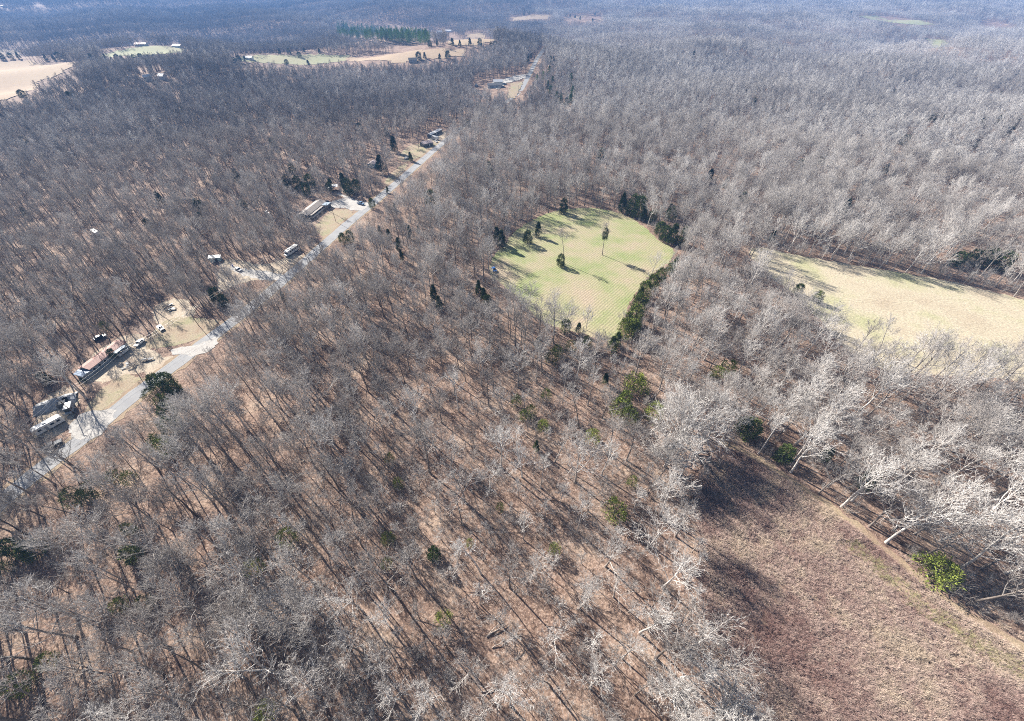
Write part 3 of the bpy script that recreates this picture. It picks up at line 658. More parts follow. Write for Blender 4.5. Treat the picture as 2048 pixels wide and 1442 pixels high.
# notable bare trees: crown centre pixel, crown width in pixels, form, tint
BT = [(1378, 842, 160, 'spread', 1.0), (1345, 900, 95, 'spread', .8), (1992, 842, 100, 'spread', .95), (1345, 985, 85, 'fan', .9), (1322, 1055, 85, 'fan', .85), (1352, 1140, 100, 'fan', .9), (1305, 1235, 100, 'fan', .85), (1395, 1335, 95, 'fan', 1.0), (1362, 1392, 85, 'spread', 1.0), (1462, 1412, 95, 'spread', 1.0), (1260, 1300, 80, 'fan', .7),
      (565, 1207, 110, 'spread', .95), (482, 1222, 95, 'spread', .55), (345, 1112, 85, 'spread', .5), (450, 1118, 100, 'oak', .5), (762, 1232, 80, 'oak', .9), (788, 1390, 90, 'oak', .75), (850, 1395, 85, 'oak', .8), (1020, 1395, 100, 'fan', .95), (940, 1330, 75, 'oak', .5), (1110, 1265, 60, 'fan', .8), (1075, 1135, 60, 'oak', .7), (1215, 910, 70, 'oak', .75), (1170, 1190, 80, 'fan', .6), (205, 1080, 75, 'oak', .6), (65, 1245, 110, 'fan', .6), (150, 1330, 90, 'fan', .55), (270, 1330, 90, 'oak', .55), (655, 1330, 80, 'oak', .5), (1240, 1170, 70, 'fan', .7),
      (1695, 800, 130, 'fan', .95), (1765, 770, 120, 'fan', .95), (1640, 830, 90, 'fan', .8), (1850, 1035, 140, 'fan', 1.0), (1905, 985, 120, 'fan', .95), (1970, 1030, 140, 'fan', 1.0), (2035, 1000, 120, 'fan', 1.0), (1840, 920, 90, 'oak', .9), (1760, 955, 90, 'fan', .9), (2010, 1090, 110, 'fan', .9), (2020, 930, 110, 'oak', 1.0), (1880, 890, 80, 'oak', .8), (1570, 800, 90, 'oak', .8), (1640, 750, 90, 'fan', .85),
      (1240, 480, 0, 'x', 0)]
IND = []          # individual bare trees: x, y, proto, scale, rot, tint
for cx, cy, wpx, form, tint in BT:
    if form == 'x': continue
    for _ in range(1):
        i = random.choice(KIND[form]); _, H, hw_, _, _ = PROTO[i]
        x, y = ground(cx, cy, H * .7); dep = y * CP + (CAM_H - H * .7) * SP
        s = max(.7, min(1.2, wpx / FOC * dep / (2 * hw_)))
        x, y = ground(cx, cy, H * s * .68)
        IND.append((x, y, i, s, random.uniform(0, 6.28), tint))
for bx, by, H, form, tint in [(1128, 528, 20.5, 'pole', .45), (1204, 510, 20, 'pole', .35), (1108, 664, 19, 'fan', .7), (1128, 668, 17, 'oak', .75), (1172, 660, 12, 'small', .8), (1060, 612, 14, 'oak', .6), (1300, 556, 15, 'fan', .9), (1030, 450, 17, 'oak', .5), (1062, 432, 17, 'pole', .4), (1078, 432, 16, 'pole', .4),
                              (1576, 503, 20, 'fan', .9), (1618, 509, 19, 'fan', .9), (1662, 519, 18, 'fan', .85), (1696, 520, 19, 'fan', .9), (1742, 527, 18, 'oak', .85), (1772, 527, 19, 'fan', .9), (1822, 532, 19, 'fan', .95), (1850, 535, 20, 'fan', 1.0),
                              (1690, 745, 18, 'pole', .6), (1722, 752, 19, 'pole', .7), (1752, 760, 20, 'oak', .6), (1800, 745, 19, 'pole', .75), (1832, 765, 20, 'pole', .7), (1870, 755, 19, 'oak', .55), (1905, 770, 20, 'pole', .6), (1950, 765, 20, 'pole', .65), (1990, 780, 20, 'oak', .6), (1815, 730, 18, 'oak', .9), (2030, 770, 20, 'pole', .6)]:
    i = random.choice(KIND[form]); x, y = ground(bx, by); IND.append((x, y, i, H / PROTO[i][1], random.uniform(0, 6.28), tint))
x, y = ground(1205, 511)                                        # evergreen vine over the lone meadow tree
NIND = len(IND)

# ---------------------------------------------------------------- random woodland: Poisson darts
CELL = 3.0; grid = {}
def gkey(x, y): return (int(x // CELL), int(y // CELL))
def free(x, y, d):
    a, b = gkey(x, y); k = int(d // CELL) + 1
    for i in range(a - k, a + k + 1):
        for j in range(b - k, b + k + 1):
            for (u, v, e) in grid.get((i, j), ()):
                q = max(d, e) if e > d else d
                if (u - x) ** 2 + (v - y) ** 2 < q * q: return False
    return True
def occupy(x, y, d): grid.setdefault(gkey(x, y), []).append((x, y, d))
for x, y, i, s, *_ in IND: occupy(x, y, min(4.0, PROTO[i][2] * s * .5))
for x, y, d in TAKEN:
    if math.hypot(x, y) < 600: occupy(x, y, d)
HOUSE_PX = []       # filled below before sampling
HASH = np.random.default_rng(99).random((64, 64))
def vn(x, y, s, seed=0):
    """value noise, three octaves, about .5 +- .18; s is the patch size in metres"""
    out = 0; amp = .6; x = np.asarray(x, float) / (2.2 * s) + seed * 7.31; y = np.asarray(y, float) / (2.2 * s) + seed * 3.77
    for k in range(3):
        i, j = np.floor(x).astype(int), np.floor(y).astype(int); u, v = x - i, y - j; u = u * u * (3 - 2 * u); v = v * v * (3 - 2 * v)
        h = lambda a, b: HASH[a % 64, b % 64]
        out = out + amp * ((h(i, j) * (1 - u) + h(i + 1, j) * u) * (1 - v) + (h(i, j + 1) * (1 - u) + h(i + 1, j + 1) * u) * v - .5)
        amp *= .55; x = x * 2.03 + 5.1; y = y * 2.03 + 1.7
    return .5 + 1.25 * out

def open_ok(x, y, h, half):
    """False where a tree of height h would stand on or cover ground that the photograph shows open"""
    x = np.asarray(x, float); y = np.asarray(y, float); z0 = hgt(x, y); ok = np.ones(x.shape, bool)
    near = np.hypot(x, y) < 1e9
    for W in BARE_W:
        A = np.array(W); m = near & (x > A[:, 0].min()) & (x < A[:, 0].max()) & (y > A[:, 1].min()) & (y < A[:, 1].max())
        if m.any(): ok[m] &= ~inpoly(x[m], y[m], W)
    for f, e in ((0, 0), (.3, 0), (.55, 0), (.75, 0), (.95, 0), (.7, -.7), (.7, .7), (.5, -.5), (.5, .5)):
        px, py = proj(x + e * half, y, z0 + h * f)
        for P in OPEN_PX:
            A = np.array(P); m = ok & (px > A[:, 0].min()) & (px < A[:, 0].max()) & (py > A[:, 1].min()) & (py < A[:, 1].max())
            if m.any(): ok[m] &= ~inpoly(px[m], py[m], P)
    return ok
# ---------------------------------------------------------------- buildings
def px_line(a, b, z=0.0):
    p, q = np.array(ground(*a, z)), np.array(ground(*b, z)); d = q - p
    return (p + q) / 2, float(np.hypot(*d)), math.atan2(d[1], d[0])
def keep_open(poly): OPEN_PX.append(poly)
def around(c, L, W, rz, m=1.5):
    k, s = math.cos(rz), math.sin(rz); P = [(-L / 2 - m, -W / 2 - m), (L / 2 + m, -W / 2 - m), (L / 2 + m, W / 2 + m), (-L / 2 - m, W / 2 + m)]
    BARE_W.append([(c[0] + k * x - s * y, c[1] + s * x + k * y) for x, y in P])
def show(c, L, W, H, rz):
    """keep the sight line to a building open"""
    k, s = math.cos(rz), math.sin(rz); pts = []
    z = hz(*c)
    for x in (-L / 2, L / 2):
        for y in (-W / 2, W / 2):
            for h in (0.3, H): pts.append(proj(c[0] + k * x - s * y, c[1] + s * x + k * y, z + h))
    A = np.array(pts); lo, hi = A.min(0), A.max(0)
    cx_, cy_ = A.mean(0); ang = np.arctan2(A[:, 1] - cy_, A[:, 0] - cx_); o = np.argsort(ang)
    OPEN_PX.append([tuple(p) for p in A[o]])
def house(name, label, cat, c, L, W, rz, wh, rh, wall, roof, nwin=4, over=.35, trim='white', door=True, vis=True, group=None):
    o = empty(name, (c[0], c[1], hz(*c)), rz, label, cat, group)
    mb = MB(); mb.prism([(-W / 2, -.3), (W / 2, -.3), (W / 2, wh), (0, wh + rh), (-W / 2, wh)], -L / 2, L / 2)
    wl = mb.build('wall', wall, o); wl.rotation_euler = (0, 0, math.pi / 2)      # profile runs across, extrude along
    t = .12; e = over
    mb = MB(); sl = rh / (W / 2); z0 = wh - sl * e + .03
    for s in (-1, 1):
        pts = [(s * (W / 2 + e), z0), (0, wh + rh + .03), (0, wh + rh + .03 + t), (s * (W / 2 + e), z0 + t)]
        mb.prism(pts, -L / 2 - e, L / 2 + e)
    rf = mb.build('roof', roof, o); rf.rotation_euler = (0, 0, math.pi / 2)
    for s in (-1, 1):
        for i in range(nwin):
            x = -L / 2 + L * (i + .5) / nwin
            if door and i == nwin // 2:
                MB().box((x, s * (W / 2 + .03), 1.0), (.95, .08, 2.05)).build('door', trim, o); continue
            f = MB().box((x, s * (W / 2 + .03), wh * .58), (1.25, .08, 1.25)).build('window', trim, o)
            MB().box((x, s * (W / 2 + .075), wh * .58), (1.0, .03, 1.0)).build('pane', 'glass', f)
    around(c, L, W, rz)
    if vis: show(c, L, W, wh + rh, rz)
    return o
def porch(o, x0, x1, y, depth, h, roofmat, post='white', rail=True):
    """deck, roof, posts and rail along one long side"""
    s = 1 if y > 0 else -1; L = x1 - x0; cx_ = (x0 + x1) / 2; yc = y + s * depth / 2
    MB().box((cx_, yc, .35), (L, depth, .14)).build('porch_deck', 'wood', o)
    MB().prism([(x0 - .1, h - .2), (x1 + .1, h - .2), (x1 + .1, h - .1), (x0 - .1, h - .1)], min(y + s * .05, yc + s * depth / 2), max(y + s * .05, yc + s * depth / 2)).build('porch_roof', roofmat, o)
    n = max(2, int(L / 2.4) + 1)
    for i in range(n):
        x = x0 + .1 + (L - .2) * i / (n - 1); MB().box((x, y + s * (depth - .1), (h + .25) / 2), (.14, .14, h - .5)).build('porch_post', post, o)
    if rail: MB().box((cx_, y + s * (depth - .06), .9), (L, .06, .9)).build('porch_rail', post, o)

c, L, rz = px_line((168, 736), (241, 682), 2.8)
h1 = house('mobile_home', 'long mobile home with rusty red metal roof beside the gravel driveway', 'house', c, L, 4.8, rz, 2.6, .7, 'grey_wall', 'roof_red', 7)
porch(h1, L * .10, L * .38, -2.4, 2.2, 2.7, 'roof_blue')
c, L, rz = px_line((153, 741), (178, 748), 2.0)
house('shed', 'small shed with pale blue tarpaulin roof at the lower end of red-roofed mobile home', 'shed', c, 4.6, 3.2, rz, 1.9, .4, 'grey_wall', 'tarp_blue', 2, .3)
c, L, rz = px_line((605, 430), (641, 402), 2.8)
h2 = house('porch_house', 'long house with weathered tan roof, white windows and dark porch beside road', 'house', c, L, 7.0, rz, 2.7, 1.1, 'dark_wall', 'roof_tan', 8)
porch(h2, -L * .45, L * .22, -3.5, 2.2, 2.6, 'roof_tan')
MB().box((L * .36, -5.6, 1.25), (4.6, 4.0, 2.5)).build('annex_wall', 'dark_wall', h2)
MB().prism([(L * .36 - 2.6, 2.55), (L * .36 + 2.6, 2.55), (L * .36 + 2.6, 2.7), (L * .36 - 2.6, 2.7)], -7.9, -3.3).build('annex_roof', 'roof_blue', h2)
c, L, rz = px_line((858, 269), (880, 258), 2.6)
house('mobile_home', 'white-roofed narrow mobile home behind the small camper by the road', 'house', c, L, 4.4, rz, 2.5, .4, 'dark_wall', 'roof_white', 5)
c, L, rz = px_line((843, 288), (862, 284), 2.2)
house('house', 'dark grey house with tan roof on bare lawn at roadside', 'house', c, max(L, 9), 7, rz, 2.7, 1.3, 'dark_wall', 'roof_pink', 4)
c, L, rz = px_line((740, 330), (750, 321), 2.6)
house('house', 'small turquoise house with faded pink roof beside a big dark cedar', 'house', c, 8.5, 5.5, rz, 2.7, .9, 'blue_wall', 'roof_pink', 3)
c, L, rz = px_line((975, 172), (1004, 170), 2.0)
house('house', 'dark grey roofed house in front of white barn at the road bend', 'house', c, max(L, 15), 9, rz, 2.8, 1.8, 'grey_wall', 'roof_grey', 5)
c, L, rz = px_line((986, 163), (1006, 164), 3.0)
house('barn', 'white metal-roofed barn behind dark grey house at the road bend', 'barn', c, 13, 9, rz + .5, 3.4, 2.2, 'cream', 'roof_white', 3)
for nm, lb, ct, px, py, L, W, rz, wl, rf in [
    ('barn', 'red-roofed barn at the left of the far green field', 'barn', 284, 92, 22, 12, .2, 'cream', 'red_roof2'),
    ('barn', 'red-roofed barn at the right end of the far green field', 'barn', 357, 95, 20, 12, -.2, 'white', 'red_roof2'),
    ('house', 'left one of two far white houses behind the tan fields', 'house', 879, 66, 20, 12, .3, 'white', 'roof_white'),
    ('house', 'right one of two far white houses, with bright roof', 'house', 898, 64, 24, 14, -.35, 'white', 'roof_white'),
    ('shed', 'left one of two small white sheds in the far left woods', 'shed', 298, 160, 9, 7, .5, 'white', 'roof_white'),
    ('shed', 'right one of two small white sheds in the far left woods', 'shed', 327, 158, 9, 6, -.3, 'white', 'roof_white'),
    ('house', 'tiny white house at left end of the far pale field', 'house', 500, 120, 12, 8, 0, 'white', 'roof_white'),
    ('house', 'small grey house just before the far tan field strip', 'house', 826, 124, 14, 9, .2, 'grey_wall', 'roof_grey'),
    ('house', 'far white house at top left among blue hazy woods', 'house', 78, 13, 30, 14, .2, 'cream', 'roof_tan'),
    ('house', 'far white house at the top left picture corner', 'house', 6, 14, 24, 14, -.2, 'cream', 'roof_tan')]:
    p = ground(px, py); house(nm, lb, ct, p, L, W, rz, 3.6, 2.4, wl, rf, 3)

def carport(px, py, label, L, W, rz, roof, h=2.6):
    p = ground(px, py); o = empty('carport', (p[0], p[1], hz(*p)), rz, label, 'carport')
    MB().prism([(-L / 2, h), (0, h + .35), (L / 2, h), (L / 2, h + .08), (0, h + .43), (-L / 2, h + .08)], -W / 2, W / 2).build('roof', roof, o)
    for x in (-1, 1):
        for y in (-1, 0, 1): MB().box((x * (L / 2 - .15), y * (W / 2 - .2), h / 2 + .01), (.1, .1, h - .02)).build('post', 'chrome', o)
    around(p, L, W, rz); show(p, L, W, h + .4, rz); return o
carport(668, 379, 'white-roofed open carport among cedars behind the long porch house', 6.5, 6.0, .3, 'roof_white')
def lean_to(px, py, label, rz):
    p = ground(px, py); o = empty('shed', (p[0], p[1], hz(*p)), rz, label, 'shed')
    MB().prism([(-2.6, 0), (2.6, 0), (2.6, 2.0), (-2.6, 2.7)], -1.6, 1.6).build('wall', 'teal', o)
    MB().prism([(-2.9, 2.78), (2.9, 2.0), (2.9, 2.1), (-2.9, 2.88)], -1.9, 1.9).build('roof', 'roof_white', o)
    MB().box((.4, -1.63, .95), (1.1, .06, 1.9)).build('door', 'dark_wall', o)
    around(p, 5.5, 3.6, rz); show(p, 5.5, 3.6, 2.8, rz)
lean_to(433, 521, 'pale teal lean-to shed at the end of the gravel track', .4)
# tarpaulin shelter: sagging sheet over a frame
p = np.array(ground(113, 808)); ts = empty('tarp_shelter', (p[0], p[1], 0), R(33), 'long shelter draped in grey tarpaulin behind the white camper', 'shelter')
mb = MB(); nxx, nyy = 15, 9; r_ = np.random.default_rng(5)
for j in range(nyy):
    for i in range(nxx):
        u = i / (nxx - 1) * 2 - 1; v = j / (nyy - 1) * 2 - 1
        mb.v.append((u * 6.2 + r_.normal(0, .12), v * 3.4 + r_.normal(0, .12), max(.08, 2.5 * (1 - abs(v) ** 1.6) * (1 - .55 * abs(u) ** 4) + .12 * math.cos(u * 9) + r_.normal(0, .10))))
mb.f = [(j * nxx + i, j * nxx + i + 1, (j + 1) * nxx + i + 1, (j + 1) * nxx + i) for j in range(nyy - 1) for i in range(nxx - 1) if not (i in (10, 11) and j < 3)]
mb.build('tarpaulin', 'tarp', ts)
for x in (-4, 0, 4): MB().cyl((x, 0, 0), (x, 0, 2.3), .06).build('post', 'wood', ts)
MB().box((2.4, -2.6, .9), (2.6, 2.0, 1.8)).build('opening_shade', 'dark_wall', ts)  # dark box painted as the shade inside the shelter's opening
around(p, 12, 6.5, R(33), .5); show(p, 10, 5, 2.2, R(33))

# ---------------------------------------------------------------- vehicles (length along local x, nose towards +x)
def wheels(o, xs_, w_, r=.34):
    for x in xs_:
        for s in (-1, 1):
            wl = MB().cyl((x, s * (w_ / 2 - .12), r), (x, s * (w_ / 2 + .06), r), r, r, 14).build('wheel', 'rubber', o)
            MB().cyl((x, s * (w_ / 2 + .062), r), (x, s * (w_ / 2 + .08), r), r * .55, r * .5, 10).build('rim', 'chrome', wl)
def vehicle(kind, px, py, label, rz, col, cat=None, vis=True):
    p = ground(px, py); o = empty(kind, (p[0], p[1], hz(*p) + .12), rz, label, cat or kind.split('_')[-1])
    L, Wd, H = 4.6, 1.8, 1.5
    if kind == 'car':
        MB().prism([(-2.3, .35), (2.25, .35), (2.3, .62), (2.15, .82), (1.2, .95), (-1.9, 1.0), (-2.3, .9)], -.9, .9).build('body', col, o)
        MB().prism([(1.15, .96), (.45, 1.42), (-1.2, 1.45), (-1.85, 1.0)], -.78, .78).build('window', 'glass', o)
        MB().prism([(.5, 1.43), (-1.2, 1.455), (-1.2, 1.5), (.45, 1.49)], -.76, .76).build('roof', col, o)
        for s in (-1, 1): MB().box((2.26, s * .62, .72), (.1, .34, .14)).build('headlight', 'white', o)
        wheels(o, (-1.4, 1.4), 1.75)
    elif kind == 'pickup_truck':
        L, H = 5.4, 1.8
        MB().prism([(-2.7, .45), (2.65, .45), (2.7, .75), (2.6, 1.05), (1.3, 1.12), (-2.7, 1.12)], -.95, .95).build('body', col, o)
        MB().prism([(1.25, 1.13), (.7, 1.72), (-.6, 1.74), (-.75, 1.13)], -.84, .84).build('window', 'glass', o)
        MB().prism([(.72, 1.73), (-.6, 1.75), (-.6, 1.8), (.68, 1.79)], -.84, .84).build('roof', col, o)
        MB().box((-1.75, 0, 1.14), (1.75, 1.6, .03)).build('bed', 'dark_wall', o)
        for s in (-1, 1): MB().box((2.66, s * .68, .85), (.1, .34, .16)).build('headlight', 'white', o)
        wheels(o, (-1.7, 1.7), 1.85, .38)
    elif kind == 'box_van':
        L, Wd, H = 5.2, 2.1, 2.5
        MB().prism([(-2.5, .5), (2.4, .5), (2.5, 1.15), (1.7, 1.3), (1.25, 2.35), (-2.5, 2.4)], -1.0, 1.0).build('body', 'grey_wall', o)
        MB().prism([(1.3, 2.36), (-2.52, 2.41), (-2.52, 2.5), (1.2, 2.48)], -1.03, 1.03).build('roof', col, o)
        MB().prism([(1.745, 1.32), (1.80, 1.34), (1.36, 2.26), (1.31, 2.24)], -.88, .88).build('windshield', 'glass', o)
        for s in (-1, 1): MB().box((.75, s * 1.015, 1.75), (.9, .04, .7)).build('window', 'glass', o); MB().box((2.47, s * .72, .95), (.08, .3, .2)).build('headlight', 'white', o)
        wheels(o, (-1.6, 1.6), 2.0, .38)
    elif kind == 'camper_trailer':
        L, Wd, H = 8.4, 2.5, 2.9
        MB().prism([(-4.2, .55), (3.7, .55), (4.2, 1.5), (4.0, 2.5), (3.5, 2.75), (-3.9, 2.75), (-4.2, 2.5)], -1.22, 1.22).build('body', col, o)
        MB().prism([(3.5, 2.76), (-3.9, 2.76), (-3.9, 2.84), (3.45, 2.84)], -1.18, 1.18).build('roof', 'roof_white', o)
        for s in (-1, 1):
            for x in (-2.9, -1.2, 2.3): MB().box((x, s * 1.235, 1.85), (1.0, .04, .65)).build('window', 'glass', o)
            MB().box((.6, s * 1.235, 1.4), (.7, .04, 1.6)).build('door', 'chrome', o)
        MB().box((.2, 0, 2.95), (.9, .8, .25)).build('air_conditioner', 'white', o)
        MB().box((4.7, 0, .6), (1.2, .12, .12)).build('hitch', 'chrome', o)
        wheels(o, (-.6, .4), 2.3)
    elif kind == 'motorhome':
        L, Wd, H = 10.0, 2.6, 3.2
        MB().prism([(-5, .6), (3.2, .6), (3.2, 3.0), (-4.8, 3.0), (-5, 2.7)], -1.27, 1.27).build('body', col, o)
        MB().prism([(3.21, .6), (5.2, .6), (5.25, 1.15), (4.3, 1.35), (3.8, 2.0), (4.3, 2.15), (4.2, 2.9), (3.21, 2.98)], -1.15, 1.15).build('cab', 'white', o)
        MB().prism([(4.33, 1.38), (4.38, 1.40), (3.9, 2.0), (3.85, 1.98)], -.95, .95).build('windshield', 'glass', o)
        for s in (-1, 1):
            for x in (-3.8, -2.0, .2, 2.0): MB().box((x, s * 1.285, 2.1), (1.1, .04, .75)).build('window', 'glass', o)
            MB().box((-.9, s * 1.285, 1.6), (.75, .04, 1.9)).build('door', 'chrome', o)
        for x in (-3.6, -1.6, .4, 2.2): MB().box((x, .2, 3.08), (.7, .7, .16)).build('roof_vent', 'dark_wall', o)
        wheels(o, (-2.6, 3.9), 2.4, .42)
    around(p, L, Wd, rz, .4)
    if vis: show(p, L * .9, Wd * .9, H, rz)
    return o
def hd(a, b): return px_line(a, b)[2]
vehicle('car', 281, 688, 'white car parked at the upper end of the red-roofed mobile home', hd((290, 680), (272, 696)), 'white')
vehicle('car', 202, 677, 'dark car behind the red-roofed mobile home', hd((195, 678), (210, 672)), 'car_dark', vis=False)
vehicle('car', 323, 658, 'dark car on the yard above the gravel driveway', hd((318, 652), (328, 662)), 'car_dark', vis=False)
vehicle('box_van', 144, 822, 'white-topped box van parked beside the gravel pull-off', hd((147, 808), (141, 830)), 'white')
vehicle('camper_trailer', 102, 856, 'large white camper trailer under trees near the gravel pull-off', hd((130, 838), (75, 868)), 'white')
vehicle('pickup_truck', 108, 893, 'dark pickup truck in shade below the large white camper', hd((125, 885), (85, 903)), 'car_dark', vis=False)
vehicle('motorhome', 585, 506, 'long white motorhome parked by the road', hd((603, 492), (568, 516)), 'white')
vehicle('pickup_truck', 722, 409, 'light blue pickup truck on driveway next to the road', hd((710, 406), (730, 411)), 'car_lblue', 'truck')
vehicle('car', 656, 406, 'dark car in shade behind the long porch house', hd((650, 403), (665, 408)), 'car_dark')
vehicle('car', 478, 541, 'silver car on the gravel track near the teal shed', hd((470, 538), (486, 545)), 'car_silver')
vehicle('car', 534, 427, 'white car among trees left of the long porch house', hd((528, 422), (540, 430)), 'white')
vehicle('camper_trailer', 871, 279, 'small blue and white camper in front of narrow white-roofed mobile home', hd((862, 274), (880, 280)), 'white')
vehicle('car', 813, 318, 'white car parked on lawn beside the road', hd((808, 320), (818, 314)), 'white')
vehicle('car', 988, 541, 'blue car at the left edge of the striped meadow', hd((984, 534), (994, 548)), 'car_blue')
vehicle('box_van', 953, 173, 'silver van left of dark grey house at the road bend', .3, 'car_silver', 'van')
vehicle('camper_trailer', 195, 470, 'white camper deep in the left woods', hd((185, 464), (204, 474)), 'white')
vehicle('car', 872, 284, 'white car on orange dirt beside dark grey house', hd((868, 282), (876, 286)), 'white')
# yard things
def barrel(px, py, label):
    p = ground(px, py); o = empty('barrel', (p[0], p[1], .04), 0, label, 'barrel')
    MB().cyl((0, 0, 0), (0, 0, .95), .32, .32, 14).build('drum', 'barrel_blue', o); MB().cyl((0, 0, .955), (0, 0, 1.0), .33, .33, 14).build('lid', 'barrel_blue', o)
    show(p, 1.2, 1.2, 1, 0)
barrel(466, 533, 'blue plastic barrel beside the silver car')
def pile(px, py, label, n, mat, sz, seed):
    p = ground(px, py); o = empty('scrap_pile', (p[0], p[1], .04), 0, label, 'scrap pile'); r = random.Random(seed)
    for i in range(n): MB().box((r.uniform(-sz, sz), r.uniform(-sz, sz) * .7, .22 + .12 * i), (r.uniform(1, 2.4), r.uniform(.5, 1.2), .16), r.uniform(0, 3)).build('board', mat if i % 2 else 'wood', o)
pile(345, 618, 'heap of pale scrap boards in the yard above the driveway', 7, 'mattress', 1.8, 1)
pile(337, 612, 'dark heap of boards beside the pale scrap heap', 5, 'dark_wall', 1.2, 2)
pile(262, 733, 'scrap heap in front of the red-roofed mobile home', 7, 'dark_wall', 1.8, 3)
pile(295, 722, 'round heap of scrap near the gravel driveway', 6, 'dark_wall', 1.4, 4)
pile(108, 900, 'white scrap boards under trees beside the dark pickup', 5, 'mattress', 1.6, 5)
# power line
POLES = [(28, 930), (150, 828), (268, 735), (398, 652), (548, 545), (672, 444), (752, 372), (838, 300), (1037, 187)]
PL = [np.array(ground(*q)) for q in POLES]
WHICH = ['nearest, at the left picture edge', 'beside the box van', 'by the mobile home yard', 'by the road bend above the driveway', 'near the gravel track', 'on the porch house lawn', 'below the big dark cedar', 'by the dark grey house', 'at the far road bend']
for i, q in enumerate(PL):
    d = PL[min(i + 1, len(PL) - 1)] - PL[max(i - 1, 0)]; rz = math.atan2(d[1], d[0])
    o = empty('utility_pole', (q[0], q[1], hz(*q)), rz, f'wooden utility pole with crossarm {WHICH[i]}', 'utility pole', 'utility poles along the road')
    MB().cyl((0, 0, -.3), (0, 0, 9.2), .15, .10, 8).build('pole', 'pole_wood', o)
    MB().box((0.13, 0, 8.7), (.10, 2.2, .12)).build('crossarm', 'pole_wood', o)
    for s in (-.95, .95): MB().cyl((.13, s, 8.76), (.13, s, 8.94), .05, .04, 8).build('insulator', 'chrome', o)
for i in range(len(PL) - 2):
    for k, s in enumerate((-.95, .95)):
        a, b = PL[i], PL[i + 1]; d = b - a; n_ = np.array([-d[1], d[0]]) / np.hypot(*d) * s
        pts = [(a + (b - a) * t + n_, 8.95 - 4 * 1.1 * t * (1 - t)) for t in np.linspace(0, 1, 13)]
        mb = MB()
        for (u, z1), (v, z2) in zip(pts, pts[1:]): mb.cyl((u[0], u[1], z1), (v[0], v[1], z2), .018, .018, 4)
        tag(mb.build('power_line', 'wire'), f"{'road-side' if s < 0 else 'wood-side'} wire strung from the pole {WHICH[i]}", 'wire', 'power line wires')
# fallen logs on the leaf litter
for (a, b, r0, lb) in [((973, 1274), (1020, 1247), .20, 'thickest pale fallen log, crossing others in the lower wood'), ((976, 1271), (1008, 1238), .15, 'thin fallen log, topmost of the crossed logs'), ((984, 1296), (1016, 1280), .15, 'short fallen log just below the crossed logs'),
                       ((1030, 1318), (1048, 1296), .14, 'dark fallen log lower right of the crossed logs'), ((962, 1384), (998, 1373), .14, 'fallen log near the bottom edge below the crossed logs'), ((952, 1236), (972, 1228), .12, 'small fallen log upper left of the crossed logs'), ((526, 1362), (533, 1400), .12, 'bent fallen log near the bottom edge at lower left')]:
    p, q = np.array(ground(*a)), np.array(ground(*b)); d = q - p; n = 5
    o = empty('fallen_log', (p[0], p[1], 0), 0, lb, 'fallen log', 'fallen logs on the wood floor'); G = Geo()
    P = np.array([[*(d * t + rng.normal(0, .10, 2) * (0 < t < 1)), r0 * .8 + .35 * math.sin(t * 3)] for t in np.linspace(0, 1, n)])
    G.tube(P, np.linspace(r0, r0 * .4, n), 7)
    t = bpy.data.objects.new('stem', G.mesh('stem', 'dead_wood')); C.objects.link(t); t.parent = o
    G = Geo()
    for k in range(3):
        s0 = P[1 + k]; e = s0 + np.array([rng.normal(0, .8), rng.normal(0, .8), .5]); G.tube(np.array([s0, (s0 + e) / 2 + .08, e]), [r0 * .4, r0 * .25, 0], 4)
    t = bpy.data.objects.new('limb', G.mesh('limb', 'dead_wood')); C.objects.link(t); t.parent = o

# ---------------------------------------------------------------- random woodland
def zone(px, py, x, y):
    """wood character at a pixel: spacing in metres, form weights, tint range"""
    road_side = np.interp(px, [0, 190, 400, 630, 880, 1040], [1005, 858, 692, 505, 290, 190])
    if px < 1040 and py < road_side: return 4.6, (('pole', .5), ('oak', .3), ('small', .2)), (.2, .65)
    if px > 1330: return 4.7, (('fan', .4), ('oak', .3), ('pole', .15), ('small', .15)), (.3, .95)
    if py < 460: return 4.7, (('oak', .4), ('fan', .25), ('pole', .2), ('small', .15)), (.3, .85)
    if 780 < px < 1330 and py > 700: return 6.0, (('oak', .3), ('fan', .2), ('pole', .2), ('small', .3)), (.2, .9)
    return 4.5, (('oak', .35), ('fan', .1), ('pole', .2), ('small', .35)), (.15, .75)
NB = 60000
cx_ = rng.uniform(-470, 470, NB); cy_ = rng.uniform(-25, 480, NB)
m = np.hypot(cx_, cy_) < 480; cx_, cy_ = cx_[m], cy_[m]
px, py = proj(cx_, cy_, np.zeros(len(cx_)) + 8); m = (px > -420) & (px < 2470) & (py < 1750); cx_, cy_, px, py = cx_[m], cy_[m], px[m], py[m]
tall = open_ok(cx_, cy_, np.full(len(cx_), 17.0), np.full(len(cx_), 3.5)); ok = tall | open_ok(cx_, cy_, np.full(len(cx_), 9.0), np.full(len(cx_), 2.2))
cx_, cy_, px, py, tall = cx_[ok], cy_[ok], px[ok], py[ok], tall[ok]
NEAR = []
gap = vn(cx_, cy_, 9.0, 1) * .5 + vn(cx_, cy_, 23.0, 2) * .5
for x, y, a, b, gq, tl in zip(cx_, cy_, px, py, gap, tall):
    sp, forms, (t0, t1) = zone(a, b, x, y)
    if gq < .25: continue
    sp *= 1.25 - .5 * gq
    if not free(x, y, sp): continue
    if not tl: forms = (('small', 1.0),); sp *= .75
    f = random.random()
    for k, w_ in forms:
        f -= w_
        if f <= 0: break
    i = random.choice(KIND[k]); s = random.uniform(.8, 1.15) if tl else random.uniform(.6, .95); occupy(x, y, sp if k != 'small' else sp * .75)
    NEAR.append((x, y, i, s, random.uniform(0, 6.28), min(1, max(0, random.uniform(t0, t1) + random.gauss(0, .13)))))
